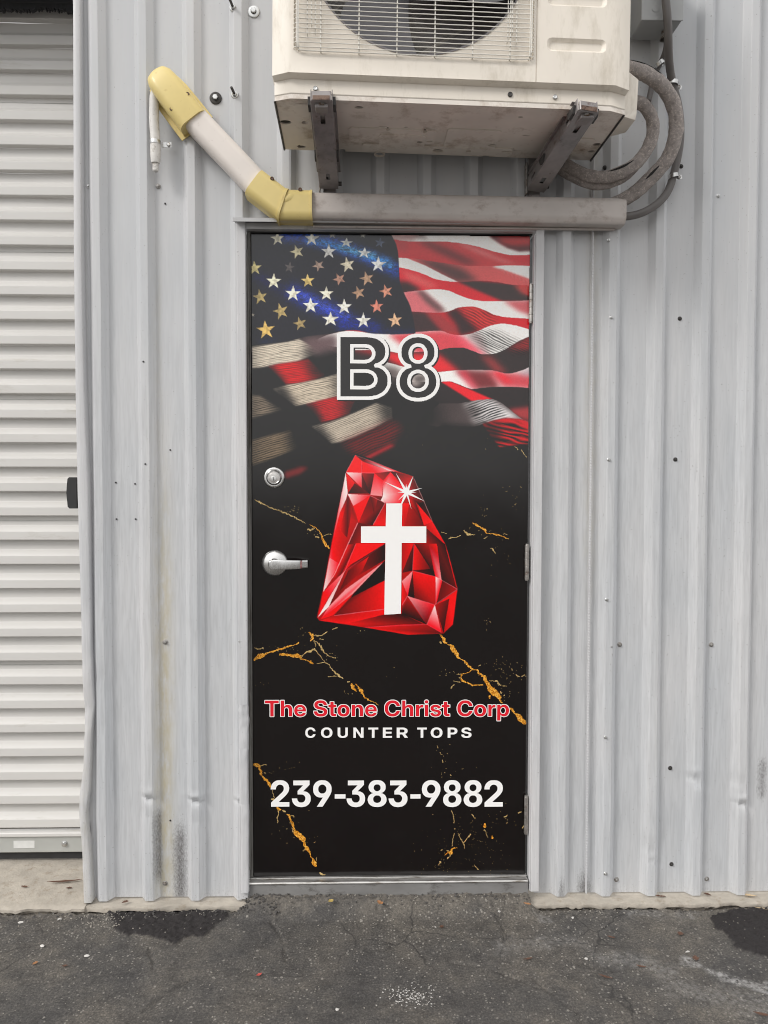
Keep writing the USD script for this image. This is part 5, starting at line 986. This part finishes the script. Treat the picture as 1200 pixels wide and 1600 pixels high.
# base pan with its pressings and drain holes
def unitp(m):
    v, f = mesh_arrays(m); return unit((v + np.array([0, 0, ZL]), f))
pan_poly = Polygon([(x, y) for x, y in plan(.023)])
def uplan(poly, z0, z1):
    e = trimesh.creation.extrude_polygon(poly, z1 - z0, engine='earcut'); v = np.array(e.vertices); return np.stack([v[:, 0], v[:, 1], v[:, 2] + z0], 1), np.array(e.faces)
def oval(x, y, a, b): return affinity.scale(Point(x, y).buffer(1, 6), a, b)
def upix(px, py, z=-.012 + ZL):
    """A point of the pan's underside seen at a pixel, in unit coordinates."""
    zz = AO[2] + z
    for _ in range(4):
        q = gnd(px, py, zz); w = q - AO; zz = AO[2] + z - (w[0]) * AR
    return w[0] - AY * w[1] * -1 * 0 + w[1] * AY, w[1] - AY * w[0]
HOLES = [((446, 191), .017, .013), ((471, 229), .013, .011), ((535, 235), .012, .010), ((593, 239), .015, .011), ((684, 233), .014, .010), ((561, 168), .012, .007), ((476, 190), .006, .006), ((759, 245), .012, .008), ((770, 225), .012, .006), ((933, 226), .013, .010), ((924, 237), .011, .008), ((815, 166), .008, .005), ((813, 183), .007, .004), ((656, 219), .006, .003), ((671, 219), .006, .003), ((910, 232), .006, .004)]
hp = [(oval(*upix(*c), a, b)) for c, a, b in HOLES]
slots = [oval(*upix(x, y), a, b) for x, y, a, b in ((598, 198, .012, .0025), (634, 199, .006, .003), (668, 200, .013, .0025), (606, 200, .003, .006), (732, 234, .005, .005), (822, 212, .012, .0025), (800, 235, .030, .0025), (664, 203, .003, .007))]
pan = uplan(pan_poly.difference(shapely.union_all(hp + slots)), -.012, .0005)
pp = ac.part('base_pan', unitp(pan), 'pan_paint', 25)
ac.part('pan_liner', unitp(uplan(pan_poly.buffer(-.006), -.0075, -.0055)), 'hole_dark', 25)  # black sheet added behind the drain holes to paint their dark inside
for poly, h in ((sbox(.21, .175, .47, .265), .004), (sbox(.30, .205, .44, .30), .0065), (sbox(.50, .16, .66, .29), .004), (sbox(.055, .05, .12, .31), .003), (sbox(.25, .275, .72, .325), .005), (sbox(.83, .19, .95, .32), .004)):
    q = poly.buffer(-.012).buffer(.012).difference(shapely.union_all([g.buffer(.003) for g in hp + slots]))
    ac.part('pressing', unitp(join(*[uplan(g, -.012 - h, -.0121) for g in getattr(q, 'geoms', [q]) if g.area > 1e-4])), 'pan_paint', 25, under=pp)
edge = [(x, y, -.013) for x, y in plan(.026)]
for e in ((0, 5), (3, 4)): ac.part('pan_rim', unitp(tube([edge[e[0]], edge[e[1]]], .0032, 8)), 'dark_steel', True)
for px, py in ((593, 239), (684, 233)):
    x, y = upix(px, py); ac.part('drain_ring', unitp(join(lathe([(.017, .010), (.017, .014), (.013, .015), (.012, .012)], (x, y, -.028), 'z', 20))), 'pan_paint', 35, under=pp)
# the valve cover on the right side
cov = manifold3d.Manifold.hull_points(np.array([(W - .004, y, z) for y, z in ((.09, .018), (.24, .018), (.24, .16), (.09, .16))] + [(W + .062, y, z) for y, z in ((.13, .045), (.14, .030), (.22, .030), (.22, .142), (.13, .144), (.12, .135))] + [(W + .052, y, z) for y, z in ((.11, .05), (.11, .130), (.22, .150))], np.float32))
ac.part('valve_cover', unit(cov), 'cabinet', 30)

# ---------------------------------------------------------------- the two brackets
def bracket(front, foot, label, fold):
    """Wall rail, level arm under the unit, and the open channel of the strut between them."""
    F_, B_ = np.array(front), np.array(foot)
    b = Thing('wall_bracket', label, 'bracket', (B_[0], -.03, B_[2]), group='brackets under the outdoor unit')
    ax = B_ - F_; L = np.linalg.norm(ax); ax /= L
    side = np.array([1.0, 0, 0]) - ax * ax[0]; side /= np.linalg.norm(side); nrm = np.cross(side, ax)
    if nrm[1] > 0: nrm = -nrm                                   # out of the channel's face, to the street and down
    def loc(m):
        v, f = mesh_arrays(m); return fixed((F_ + v[:, :1] * side + v[:, 1:2] * ax + v[:, 2:] * nrm, f))
    w = .029
    face = mani(bx(-w, w, 0, L, -.0025, 0, .0008))
    for y, l_, ww in ((.055, .036, .0065), (.30 * L / .4 + .02, .030, .0065), (.018, .010, .006)): face = face - mani(bx(-ww, ww, y, y + l_, -.01, .01, .002))
    st = b.part('strut', loc(face), 'bracket_metal', 30)
    for s in (-1, 1):
        fl = mani(bx(s * w - .0012, s * w + .0012, .004, L - .01, -.038, -.0005, .0006))
        for y in (.05, .30): fl = fl - mani(bx(s * w - .01, s * w + .01, y, y + .03, -.02, -.010, .002))
        b.part('flange', loc(fl), 'bracket_metal', 30, under=st)
        b.part('return_lip', loc(bx(s * (w + .004) - .0045, s * (w + .004) + .0045, .02, L - .03, -.0405, -.0380, .0008)), 'bracket_metal', 30, under=st)
        b.part('clip', loc(hull([(s * (w + .005) + dx, y, z) for dx in (-.004, .004) for y, z in ((.012, -.022), (.022, -.004), (.050, -.004), (.056, -.026))])), 'dark_steel', 30, under=st)
        b.part('clip', loc(hull([(s * (w + .004) + dx, y, z) for dx in (-.003, .003) for y, z in ((L - .15, -.024), (L - .14, -.006), (L - .12, -.006), (L - .112, -.026))])), 'dark_steel', 30, under=st)
    b.part('end_cap', loc(bx(-w * .92, w * .92, -.003, .006, -.028, .002, .002)), 'bracket_metal', 30); b.part('rust_edge', loc(bx(-w * .8, w * .8, -.0042, -.0032, -.012, .0024, .0004)), 'bracket_rust', 30, label='rusty top edge')
    b.part('bolt', loc(lathe([(.009, -.004), (.009, .003), (.0075, .005), (1e-5, .0055)], (0, 0, 0), 'z', 6)) if False else loc(tube([(0, .012, -.004), (0, .012, .005)], .008, 6)), 'dull_zinc', 30)
    arm_z = F_[2] + .001
    b.part('level_arm', fixed(bx(-.02, .02, 0, .36, -.022, .004, .002)[0] if False else (lambda m: (np.array(m.vertices) * 1.0 + np.array([F_[0], F_[1] + .012, arm_z]) + np.outer(np.array(m.vertices)[:, 1] / .36, [B_[0] - F_[0], 0, 0]), np.array(m.faces)))(bx(-.018, .018, 0, .378, -.014, .002, .002))), 'bracket_metal', 30)
    b.part('wall_rail', bx(B_[0] - .020, B_[0] + .020, -.042, -.027, B_[2] - .012, B_[2] + .42, .002), 'bracket_metal', 30)
    for dx, dz in ((.02, .020), (.03, .012), (-.012, .026)): b.part('pivot_bolt', tube([B_ + np.array([dx - .010, -.012, dz]), B_ + np.array([dx + .010, -.012, dz])], .007, 8), 'dark_steel', 30)
    b.part('tab', bx(B_[0] - .032, B_[0] - .028, -.07, -.04, B_[2] - .010, B_[2] + (.09 if fold else .03), .001), 'dull_zinc', 30)
    return b
bracket((-.203, -.424, 2.437), (-.199, -.062, 2.338), 'slotted metal bracket under the left end of the outdoor unit', False)
bracket((.527, -.416, 2.421), (.459, -.062, 2.336), 'leaning rust-tipped bracket under the right end of the outdoor unit', True)

# ---------------------------------------------------------------- the line cover: white duct with yellowed fittings
def dsec(w, d, r, n=5):
    """Duct section: flat against the wall, rounded to the street; u across, second value away from the wall."""
    out = [(-w / 2, 0), (w / 2, 0)]
    for cx, a in ((w / 2 - r, 0), (-w / 2 + r, 90)):
        for k in range(n + 1):
            q = math.radians(a + 90 * k / n); out.append((cx + r * math.cos(q), d - r + r * math.sin(q)))
    return out
YB = -.028; OUT = np.array([0, -1.0, 0])
def dp(px, py, y=-.09): q = at(px, py, y); return np.array([q[0], YB, q[2]])
duct = Thing('line_cover', 'pipe cover duct with yellowed end cap and elbow, bent above the door', 'pipe cover', dp(440, 310))
A0, A1, E0, E1, H1 = dp(262, 132), dp(406, 288), dp(406, 288), dp(442, 319), dp(979, 327.5)
H0 = dp(487, 318.5)
duct.part('duct', sweep(dsec(.082, .062, .024), [dp(283, 160), dp(404, 287)], OUT), 'duct_white', 40)
duct.part('duct', sweep(dsec(.084, .062, .022), [dp(484, 318.5), H1], OUT), 'duct_shaded_soiled', 40, label='long level length of duct, soiled, with shade painted into its colour')
hx0, hx1 = dp(487, 340)[0], dp(676, 340)[0]
duct.part('back_strip', bx(hx0, H1[0] - .02, YB - .012, YB - .001, H1[2] - .0475, H1[2] - .0415, .001), 'duct_shaded_soiled', 30)
def swell(name, P, ws, ds, r, mat, nn=5):
    """A fitting whose section changes along it."""
    rings = []
    P = np.array(P)
    for i in range(len(P)):
        t = P[min(i + 1, len(P) - 1)] - P[max(0, i - 1)]; t /= np.linalg.norm(t); u = np.cross(OUT, t); u /= np.linalg.norm(u)
        S = np.array(dsec(ws[i], ds[i], min(r, ds[i] * .48, ws[i] * .48), nn)); rings.append(P[i] + S[:, :1] * u + S[:, 1:] * OUT)
    n = len(rings[0]); v = np.vstack(rings + [P[:1] + OUT * ds[0] / 2, P[-1:] + OUT * ds[-1] / 2]); f = []
    for i in range(len(P) - 1):
        for k in range(n):
            a, b = i * n + k, i * n + (k + 1) % n; f += [(a, b, b + n), (a, b + n, a + n)]
    for k in range(n): f += [(len(v) - 2, (k + 1) % n, k), (len(v) - 1, (len(P) - 1) * n + k, (len(P) - 1) * n + (k + 1) % n)]
    return fixed((v, np.array(f)))
c0, c1 = dp(244, 112, -.10), dp(299, 183, -.10); dirv = (c1 - c0) / np.linalg.norm(c1 - c0)
Lc = np.linalg.norm(c1 - c0); tt = np.array([-.020, -.012, .006, .03, .06, .10, .14, Lc])
cap_ = duct.part('end_cap', swell('cap', [c0 + dirv * t for t in tt], [.054, .072, .086, .092, .094, .095, .096, .097], [.052, .062, .070, .074, .076, .076, .073, .070], .026, 'y'), 'yellow_plastic', 40, label='yellowed end cap where the duct enters the wall')
duct.part('flange', swell('fl', [c0 + dirv * t for t in (-.006, .01, .05, .10, .15, Lc + .006)], [.090, .106, .118, .122, .124, .124], [.006] * 6, .003, 'y'), 'yellow_plastic', 40, under=cap_)
ea, eb, ec, ed = dp(397, 283, -.095), dp(441, 317, -.095), dp(441, 317, -.095), dp(487, 318, -.095)
d1 = (eb - ea) / np.linalg.norm(eb - ea)
el = duct.part('elbow', sweep(dsec(.094, .071, .024), [ea - d1 * .004, eb, ed + np.array([.0, 0, 0])], OUT), 'yellow_plastic', 40, label='yellowed plastic elbow')
dm = d1 + np.array([1.0, 0, 0]); dm /= np.linalg.norm(dm)
duct.part('elbow_rib', sweep(dsec(.104, .0755, .025), [eb - dm * .0035, eb + dm * .0035], OUT), 'yellow_plastic', 40, under=el)
duct.part('elbow_lip', sweep(dsec(.0965, .0725, .025), [ed - np.array([.006, 0, 0]), ed + np.array([.001, 0, 0])], OUT), 'yellow_plastic', 40, under=el)
ridge = [eb - d1 * .004 + np.array([.010, -.066, .030]), eb + np.array([.034, -.071, .024]), eb + np.array([.058, -.066, .040])]
duct.part('elbow_web', hull(np.vstack([trimesh.creation.icosphere(2, r).vertices + q for q, r in ((eb + np.array([.012, -.050, .012]), .024), (eb + np.array([.030, -.050, .020]), .022), (eb + np.array([.062, -.048, .018]), .018))])), 'yellow_plastic', 40, under=el)
for px, py in ((293, 147), (268, 170), (425, 279), (399, 302), (469, 296), (470, 331)):
    duct.part('screw', lathe([(.0062, -.006), (.0062, .001), (.0045, .003), (.0028, .0015), (1e-5, .0012)], at(px, py, YB - (.0695 if px < 300 else .066)), n=12), 'bracket_rust', 30, under=cap_ if px < 300 else el)

# ---------------------------------------------------------------- drain hose below the end cap
hose = Thing('drain_hose', 'short white drain hose with threaded end hanging from the yellowed end cap', 'drain hose', at(241, 270, -.05))
hp_ = smooth_path([at(x, y, d) for x, y, d in ((249, 138, -.055), (243, 146, -.055), (240.8, 165, -.052), (240.6, 190, -.050), (242.6, 215, -.050), (242.8, 228, -.050))], 24)
hose.part('hose', tube(hp_, .0150, 16), 'pvc_white', True)
s0 = at(242.8, 226, -.05); 
def down(*rz): return lathe([(r, -z) for r, z in rz], s0, 'z', 18)
sl2 = hose.part('sleeve', down((.0155, -.004), (.0162, .002), (.0162, .030), (.0150, .046), (.0135, .056), (.0130, .058), (1e-5, .058)), 'pvc_white', 35)
hose.part('threaded_end', join(down((.0092, .055), (.0092, .082), (.0075, .084), (1e-5, .083)), *[down((.0092, z), (.0100, z + .0015), (.0092, z + .003)) for z in np.arange(.061, .079, .0042)]), 'pvc_white', 35)
cl = hose.part('clamp', down((.0168, -.012), (.0174, -.010), (.0174, -.002), (.0168, 0)), 'zinc', 35)
hose.part('clamp_tab', bx(s0[0] + .015, s0[0] + .047, -.034, -.0315, s0[2] - .0015, s0[2] + .0155, .0006), 'zinc', 30, under=cl)
hose.part('clamp_screw', lathe([(.0062, .0), (.0062, .0035), (.0040, .005), (1e-5, .0052)], (s0[0] + .038, -.034, s0[2] + .007), n=10), 'steel', 30, under=cl)

# ---------------------------------------------------------------- pipes, cable and box at the right
zr = lambda x, y: (860 + x / 3.529, y / 3.529)
def run(name, label, cat, pts, r, mat, n=60, seg=14, group=None, lump=0.0, seed=0):
    P = smooth_path([at(*zr(x, y), d) for x, y, d in pts], n); rr = np.full(n, r)
    v, f = tube(P, rr, seg)
    if lump:
        c = np.repeat(P, seg, 0); k = v[:n * seg] - c; k /= np.linalg.norm(k, axis=1, keepdims=True)
        v[:n * seg] += k * ((meshkit.fbm(v[:n * seg] * 55, 3, seed) - .5) * lump * 2)[:, None]
    t = Thing(name, label, cat, P[0], group); t.part('sleeve' if lump else 'sheath', (v, f), mat, True)
    return t, P
FG = 'insulated pipes looping beside the outdoor unit'
t, P = run('insulated_pipe', 'outer foam-covered pipe looping from the unit side down into the duct end', 'pipe', ((400, 372, -.26), (470, 385, -.255), (545, 418, -.235), (620, 480, -.21), (675, 570, -.185), (694, 680, -.165), (680, 790, -.145), (635, 890, -.125), (560, 975, -.105), (480, 1050, -.085), (405, 1100, -.065), (300, 1140, -.06)), .0218, 'foam_sleeve', 90, 18, FG, .003, 1)
def split(P, i0, i1, r, th, a):
    """A dark open seam along the foam."""
    q = P[i0:i1]; T = np.gradient(q, axis=0); T /= np.linalg.norm(T, axis=1, keepdims=True); S = np.cross(T, OUT); S /= np.linalg.norm(S, axis=1, keepdims=True)
    return tube(q + (OUT * math.cos(a) + S * math.sin(a)) * r, th * np.sin(np.linspace(.15, 3.0, len(q))), 8)
t.part('open_seam', split(P, 60, 70, .0215, .0042, .35), 'hole_dark', True, label='dark split in the foam')
t.part('open_seam', split(P, 2, 26, .0215, .003, -.8), 'hole_dark', True, label='dark split in the foam')
t, P = run('insulated_pipe', 'inner foam-covered pipe curving back under the unit', 'pipe', ((455, 560, -.20), (510, 580, -.195), (552, 635, -.185), (566, 710, -.175), (545, 800, -.165), (490, 882, -.155), (410, 940, -.145), (310, 975, -.125), (200, 965, -.105), (110, 925, -.09), (20, 860, -.075)), .0190, 'foam_sleeve', 80, 18, FG, .003, 5)
t.part('open_seam', split(P, 36, 52, .0188, .004, .55), 'hole_dark', True, label='dark split in the foam')
t, P = run('insulated_pipe', 'lower foam-covered pipe close to the wall under the inner loop', 'pipe', ((480, 890, -.115), (420, 962, -.11), (340, 1005, -.10), (250, 1018, -.09), (160, 992, -.08), (60, 935, -.07), (-40, 850, -.06)), .0165, 'foam_sleeve', 60, 16, FG, .0028, 8)
t, P = run('electrical_cable', 'thick dark cable running down from above past the grey box to the wall clamps', 'cable', ((610, -420, -.15), (622, -200, -.16), (636, 0, -.165), (648, 140, -.155), (652, 280, -.12), (662, 400, -.07), (676, 470, -.048), (700, 560, -.042), (716, 680, -.040), (712, 800, -.040), (690, 920, -.042), (672, 990, -.045), (640, 1068, -.055), (570, 1138, -.065), (480, 1182, -.07), (400, 1195, -.065), (300, 1190, -.06)), .0125, 'conduit', 110, 14)
run('electrical_cable', 'short thin cable from under the grey box to the upper wall clamp', 'cable', ((640, 230, -.08), (632, 285, -.070), (615, 330, -.055), (590, 380, -.045), (560, 470, -.04), (540, 560, -.04)), .0085, 'conduit', 30, 12)
def strap(cx, cy, ang, label, d=-.055):
    p = at(*zr(cx, cy), d); s = Thing('pipe_strap', label, 'strap', p, 'wall straps holding the cables')
    c, n_ = math.cos(ang), math.sin(ang); ax = np.array([c, 0, n_]); sd = np.array([-n_, 0, c])
    arc = [p + sd * (.0150 * math.cos(q)) + OUT * (.0150 * math.sin(q)) for q in np.linspace(-.3, math.pi + .3, 14)]
    v, f = [], []
    for a in arc:
        for dx in (-.006, .006):
            for k in (1.0, 1.09): v.append(p + (a - p) * k + ax * dx)
    for i in range(len(arc) - 1):
        b = i * 4
        for q in ((0, 1, 3, 2),):
            for e0, e1 in zip(q, q[1:] + q[:1]): f += [(b + e0, b + e1, b + e1 + 4), (b + e0, b + e1 + 4, b + e0 + 4)]
    s.part('band', (np.array(v), np.array(f)), 'zinc', 30)
    t0 = p - sd * .026; yb = -.032
    s.part('foot', hull([t0 + ax * i * .0065 + sd * j * .010 + OUT * k for i in (-1, 1) for j in (-1, 1) for k in (-.022, -.019)]), 'zinc', 30)
    s.part('screw', lathe([(.006, 0), (.006, .0035), (.004, .005), (1e-5, .0052)], t0 - OUT * .019, n=10), 'dull_zinc', 30)
strap(602, 352, 2.2, 'small metal strap on the short thin cable', -.052)
strap(676, 458, 1.45, 'metal strap on the thick cable beside the top of the loop', -.052)
strap(678, 972, 1.75, 'metal strap on the thick cable beside the foot of the loop', -.05)
# grey junction box
jb = Thing('junction_box', 'grey metal junction box on the wall above the pipe loops', 'junction box', at(1034, 20, -.03))
a, b = at(1003, 31, -.135), at(1066.5, 31, -.135)
jb.part('box', bx(a[0], b[0], -.132, -.026, a[2], a[2] + .22, .003), 'box_grey', 30)
jb.part('cover', bx(a[0] - .002, b[0] + .002, -.1362, -.1325, a[2] - .001, a[2] + .222, .001), 'box_grey', 30)
jb.part('knockout', lathe([(.012, 0), (.012, .0012), (.009, .0016), (1e-5, .0012)], (a[0] + .042, -.136, a[2] + .035), n=18), 'box_grey', 35)
jb.part('knockout', lathe([(.012, 0), (.012, .0012), (.009, .0016), (1e-5, .0012)], (a[0] + .001, -.08, a[2] + .04), 'x', 18), 'box_grey', 35)
jb.part('nipple', lathe([(.017, -.012), (.017, .0), (.013, .002), (.013, .03)], (b[0] - .030, -.075, a[2] - .012), 'z', 16), 'dull_zinc', 35)
# bolts above the end cap
def wall_bolt(px, py, label, rubber, stud, r=.016):
    p = at(px, py, 0); y = -float(rib_depth(np.array([p[0]]))[0]) - .001; p = at(px, py, y)
    t = Thing('wall_bolt', label, 'bolt', p, 'bolts left of the outdoor unit')
    t.part('washer', lathe([(r, -.004), (r, .002), (r * .9, .0035), (r * .5, .0040)], p, n=24), 'bolt_rubber' if rubber else 'zinc', 35)
    if stud: t.part('stud', tube([p + np.array([0, 0, 0]), p + np.array([-.004, -.030, .004]), p + np.array([-.005, -.036, .0045])], .0042, 10), 'dark_steel', True); t.part('nut', lathe([(.0085, .003), (.0085, .010), (.007, .011), (.004, .011)], p, n=6), 'zinc', 20)
    else: t.part('head', lathe([(.0092, .003), (.0092, .0105), (.0075, .0125), (1e-5, .0128)], p, n=6), 'zinc', 20)
wall_bolt(337, 153.5, 'bright hex bolt on a black rubber washer with a rust run below', True, False, .0195)
wall_bolt(367, 148, 'threaded stud with nut and washer right of the black washer', False, True, .012)
wall_bolt(364.5, 12.5, 'threaded stud with dark nut near the top of the wall', False, True, .012)
wall_bolt(396.5, 18.5, 'bright hex bolt on a wide steel washer near the top of the wall', False, False, .019)
# ---------------------------------------------------------------- fallen leaves, scraps and grit
def ground_z(x, y):
    i, j = np.clip(np.searchsorted(gx, x), 0, nx - 1), np.clip(np.searchsorted(gy, y), 0, ny - 1); return float(zz[j * nx + i])
def leaf_mesh(c, L, w, ang, curl, seed, z):
    r = np.random.default_rng(seed); t = np.linspace(-1, 1, 11); v = []
    for k in t:
        ww = w * (1 - abs(k) ** 1.8) * (1 + .15 * r.normal()); up = curl * L * (k ** 2) + .0015
        for s in (-1, -.5, 0, .5, 1): v.append((k * L, s * ww, up + abs(s) * ww * .35 + r.normal() * .0003))
    v = np.array(v); i = np.arange(55).reshape(11, 5); f = np.concatenate([np.stack([i[:-1, :-1], i[1:, :-1], i[1:, 1:]], -1).reshape(-1, 3), np.stack([i[:-1, :-1], i[1:, 1:], i[:-1, 1:]], -1).reshape(-1, 3)])
    ca, sa = math.cos(ang), math.sin(ang); q = v.copy(); q[:, 0] = v[:, 0] * ca - v[:, 1] * sa; q[:, 1] = v[:, 0] * sa + v[:, 1] * ca
    top = q + np.array([c[0], c[1], z]); bot = top - np.array([0, 0, .0006]); n = len(top)
    ring = list(i[:, 0]) + list(i[-1, 1:]) + list(i[::-1, -1][1:]) + list(i[0, ::-1][1:-1])
    F = np.vstack([f, f[:, ::-1] + n, [(a, b, b + n) for a, b in zip(ring, ring[1:] + ring[:1])], [(a, b + n, a + n) for a, b in zip(ring, ring[1:] + ring[:1])]])
    return np.vstack([top, bot]), F
G1 = 'fallen leaves on the asphalt'
LEAVES = [(55, 1506, .011, .006, .9, .25, 'leaf_orange', 'small orange leaf on the asphalt below the black patch, far left'), (101, 1510, .010, .005, .2, .2, 'leaf_rust', 'small dark red leaf beside the orange one, far left'), (405, 1524, .011, .006, .6, .3, 'leaf_red', 'bright red leaf scrap on the asphalt left of the door'),
          (594, 1412, .016, .011, 2.2, .35, 'leaf_orange', 'curled orange leaf against the door sill'), (517, 1409, .012, .009, .7, .3, 'leaf_yellow', 'yellow leaf against the door sill'), (824, 1413, .015, .006, 2.7, .2, 'leaf_orange', 'orange leaf at the corner of the right concrete ledge'),
          (946, 1527, .024, .005, 2.6, .15, 'leaf_rust', 'long dark brown leaf in the middle of the right asphalt'), (1002, 1511, .017, .005, 2.8, .2, 'leaf_rust', 'narrow rusty leaf above the long dark brown one'), (1087, 1499, .014, .011, 1.4, .3, 'leaf_rust', 'broad rusty leaf right of the white chip'),
          (825, 1499, .018, .004, .3, .2, 'leaf_rust', 'thin rusty leaf on the asphalt right below the door'), (955, 1465, .014, .004, 2.7, .2, 'leaf_rust', 'dark thin leaf below the right ledge'), (1063, 1460, .012, .010, .9, .2, 'leaf_rust', 'faded brown leaf below the right ledge'), (1191, 1586, .026, .006, 2.8, .15, 'leaf_rust', 'dark brown leaf in the lower right corner'),
          (1196, 1421, .040, .004, 2.9, .1, 'leaf_straw', 'straw coloured blade of grass by the right ledge'), (690, 1449, .009, .007, .3, .2, 'leaf_rust', 'tiny brown leaf on the asphalt under the door'), (76, 1420, .012, .006, .5, .3, 'leaf_orange', 'small orange leaf at the edge of the sill')]
for k, (px, py, L, w, a, c, m_, lb) in enumerate(LEAVES):
    q = gnd(px, py, .0); z = ground_z(q[0], q[1]); q = gnd(px, py, z + .003)
    solo('fallen_leaf', leaf_mesh(q, L * .85, w * .85, a, c, k, z + .003), m_, lb, 'leaf', G1)
for k, (px, py, L, w, a, m_, lb, zt) in enumerate(((101, 1378, .058, .006, .12, 'leaf_rust', 'long dark red leaf lying on the shutter sill', .029), (38, 1386, .013, .005, 2.9, 'leaf_rust', 'small brown leaf on the shutter sill', .026), (108, 1388, .010, .004, .1, 'leaf_rust', 'tiny brown leaf under the long one on the shutter sill', .025), (1032, 1401, .018, .005, 2.9, 'leaf_rust', 'rusty leaf on the right ledge under the third rib', .021), (1105, 1398, .013, .006, 2.5, 'leaf_rust', 'folded brown leaf on the right ledge', .021), (1172, 1400, .022, .006, 2.9, 'leaf_straw', 'pale straw leaf on the right ledge near the edge', .021), (196, 1410, .012, .006, .5, 'leaf_rust', 'brown leaf on the left ledge', .024))):
    solo('fallen_leaf', leaf_mesh(gnd(px, py, zt), L, w, a, .08, 50 + k, zt), m_, lb, 'leaf', 'fallen leaves on the concrete')
def chip(c, r, h, seed):
    g = np.random.default_rng(seed); p = g.normal(0, 1, (14, 3)); p /= np.linalg.norm(p, axis=1, keepdims=True)
    return hull(p * np.array([r, r * g.uniform(.6, 1), h]) * g.uniform(.8, 1.1, (14, 1)) + np.array(c))
for k, (px, py, r, lb) in enumerate(((1074, 1487, .011, 'white chip left of the broad rusty leaf'), (916, 1498, .008, 'white chip on the asphalt right of the door'), (895, 1434, .007, 'white chip close under the right ledge'), (136, 1493, .012, 'white chip below the left concrete ledge'), (66, 1478, .013, 'pale flat scrap on the far left asphalt'), (33, 1441, .013, 'white scrap by the shutter sill'), (94, 1436, .011, 'grey white scrap under the shutter sill'), (681, 1448, .006, 'tiny white chip under the door'), (527, 1577, .009, 'white chip at the bottom left of the fleck cluster'), (780, 1424, .010, 'grey pebble near the sill right of the leaf'))):
    q = gnd(px, py, .0); z = ground_z(q[0], q[1]); solo('paper_chip', chip(gnd(px, py, z + .002), r * .75, .003, k), 'paper_white', lb, 'chip', 'pale chips on the asphalt')
# a piece of dark scrap metal leaning on the left ledge
p = gnd(160, 1414, .0)
solo('scrap_tab', fixed(bx(p[0] - .008, p[0] + .010, p[1] - .006, p[1] - .003, -.004, .030, .001)), 'dark_steel', 'small dark metal tab leaning on the left concrete ledge', 'metal scrap')
rng = np.random.default_rng(77); pale_, dark_ = [], []
def scatter(n, xr_, yr_, rr, dst, dens=None):
    k = 0
    while k < n:
        x, y = rng.uniform(*xr_), rng.uniform(*yr_); 
        if dens is not None and rng.random() > dens(x, y): continue
        r = rng.uniform(*rr); dst.append(chip((x, y, ground_z(x, y) + r * .25), r, r * .8, int(rng.integers(1e6)))); k += 1
def near_edge(x, y): return math.exp(-((y + .035) / .03) ** 2) if -.49 < x < .49 else math.exp(-((y + .075) / .02) ** 2)
scatter(420, (-1.3, 1.3), (-.13, .0), (.0015, .0055), dark_, near_edge); scatter(260, (-1.3, 1.3), (-.13, .0), (.001, .0035), pale_, near_edge)
scatter(120, (-.50, -.36), (-.10, 0), (.002, .007), dark_); scatter(130, (-1.0, -.86), (-.14, -.05), (.001, .0035), pale_)
scatter(420, (-1.35, 1.35), (-.65, -.05), (.0012, .0028), pale_); scatter(160, (-1.35, 1.35), (-.65, -.05), (.0014, .004), dark_)
solo('gravel', join(*pale_), 'stone_pale', 'pale grit scattered over the asphalt and along the wall foot', 'grit', kind='stuff', smooth=False)
solo('gravel', join(*dark_), 'stone_dark', 'dark gravel crumbs along the sill and wall foot', 'gravel', kind='stuff', smooth=False)
fl = []; c = gnd(642, 1557)
for k in range(150):
    a = rng.normal(0, 1, 2) * np.array([.035, .022]); x, y = c[0] + a[0], c[1] + a[1]; r = rng.uniform(.0012, .0034); fl.append(chip((x, y, ground_z(x, y) + .0012), r, .0012, k))
solo('paint_flecks', join(*fl), 'fleck_white', 'cluster of white paint flecks on the asphalt below the door', 'paint flecks', kind='stuff', smooth=False)
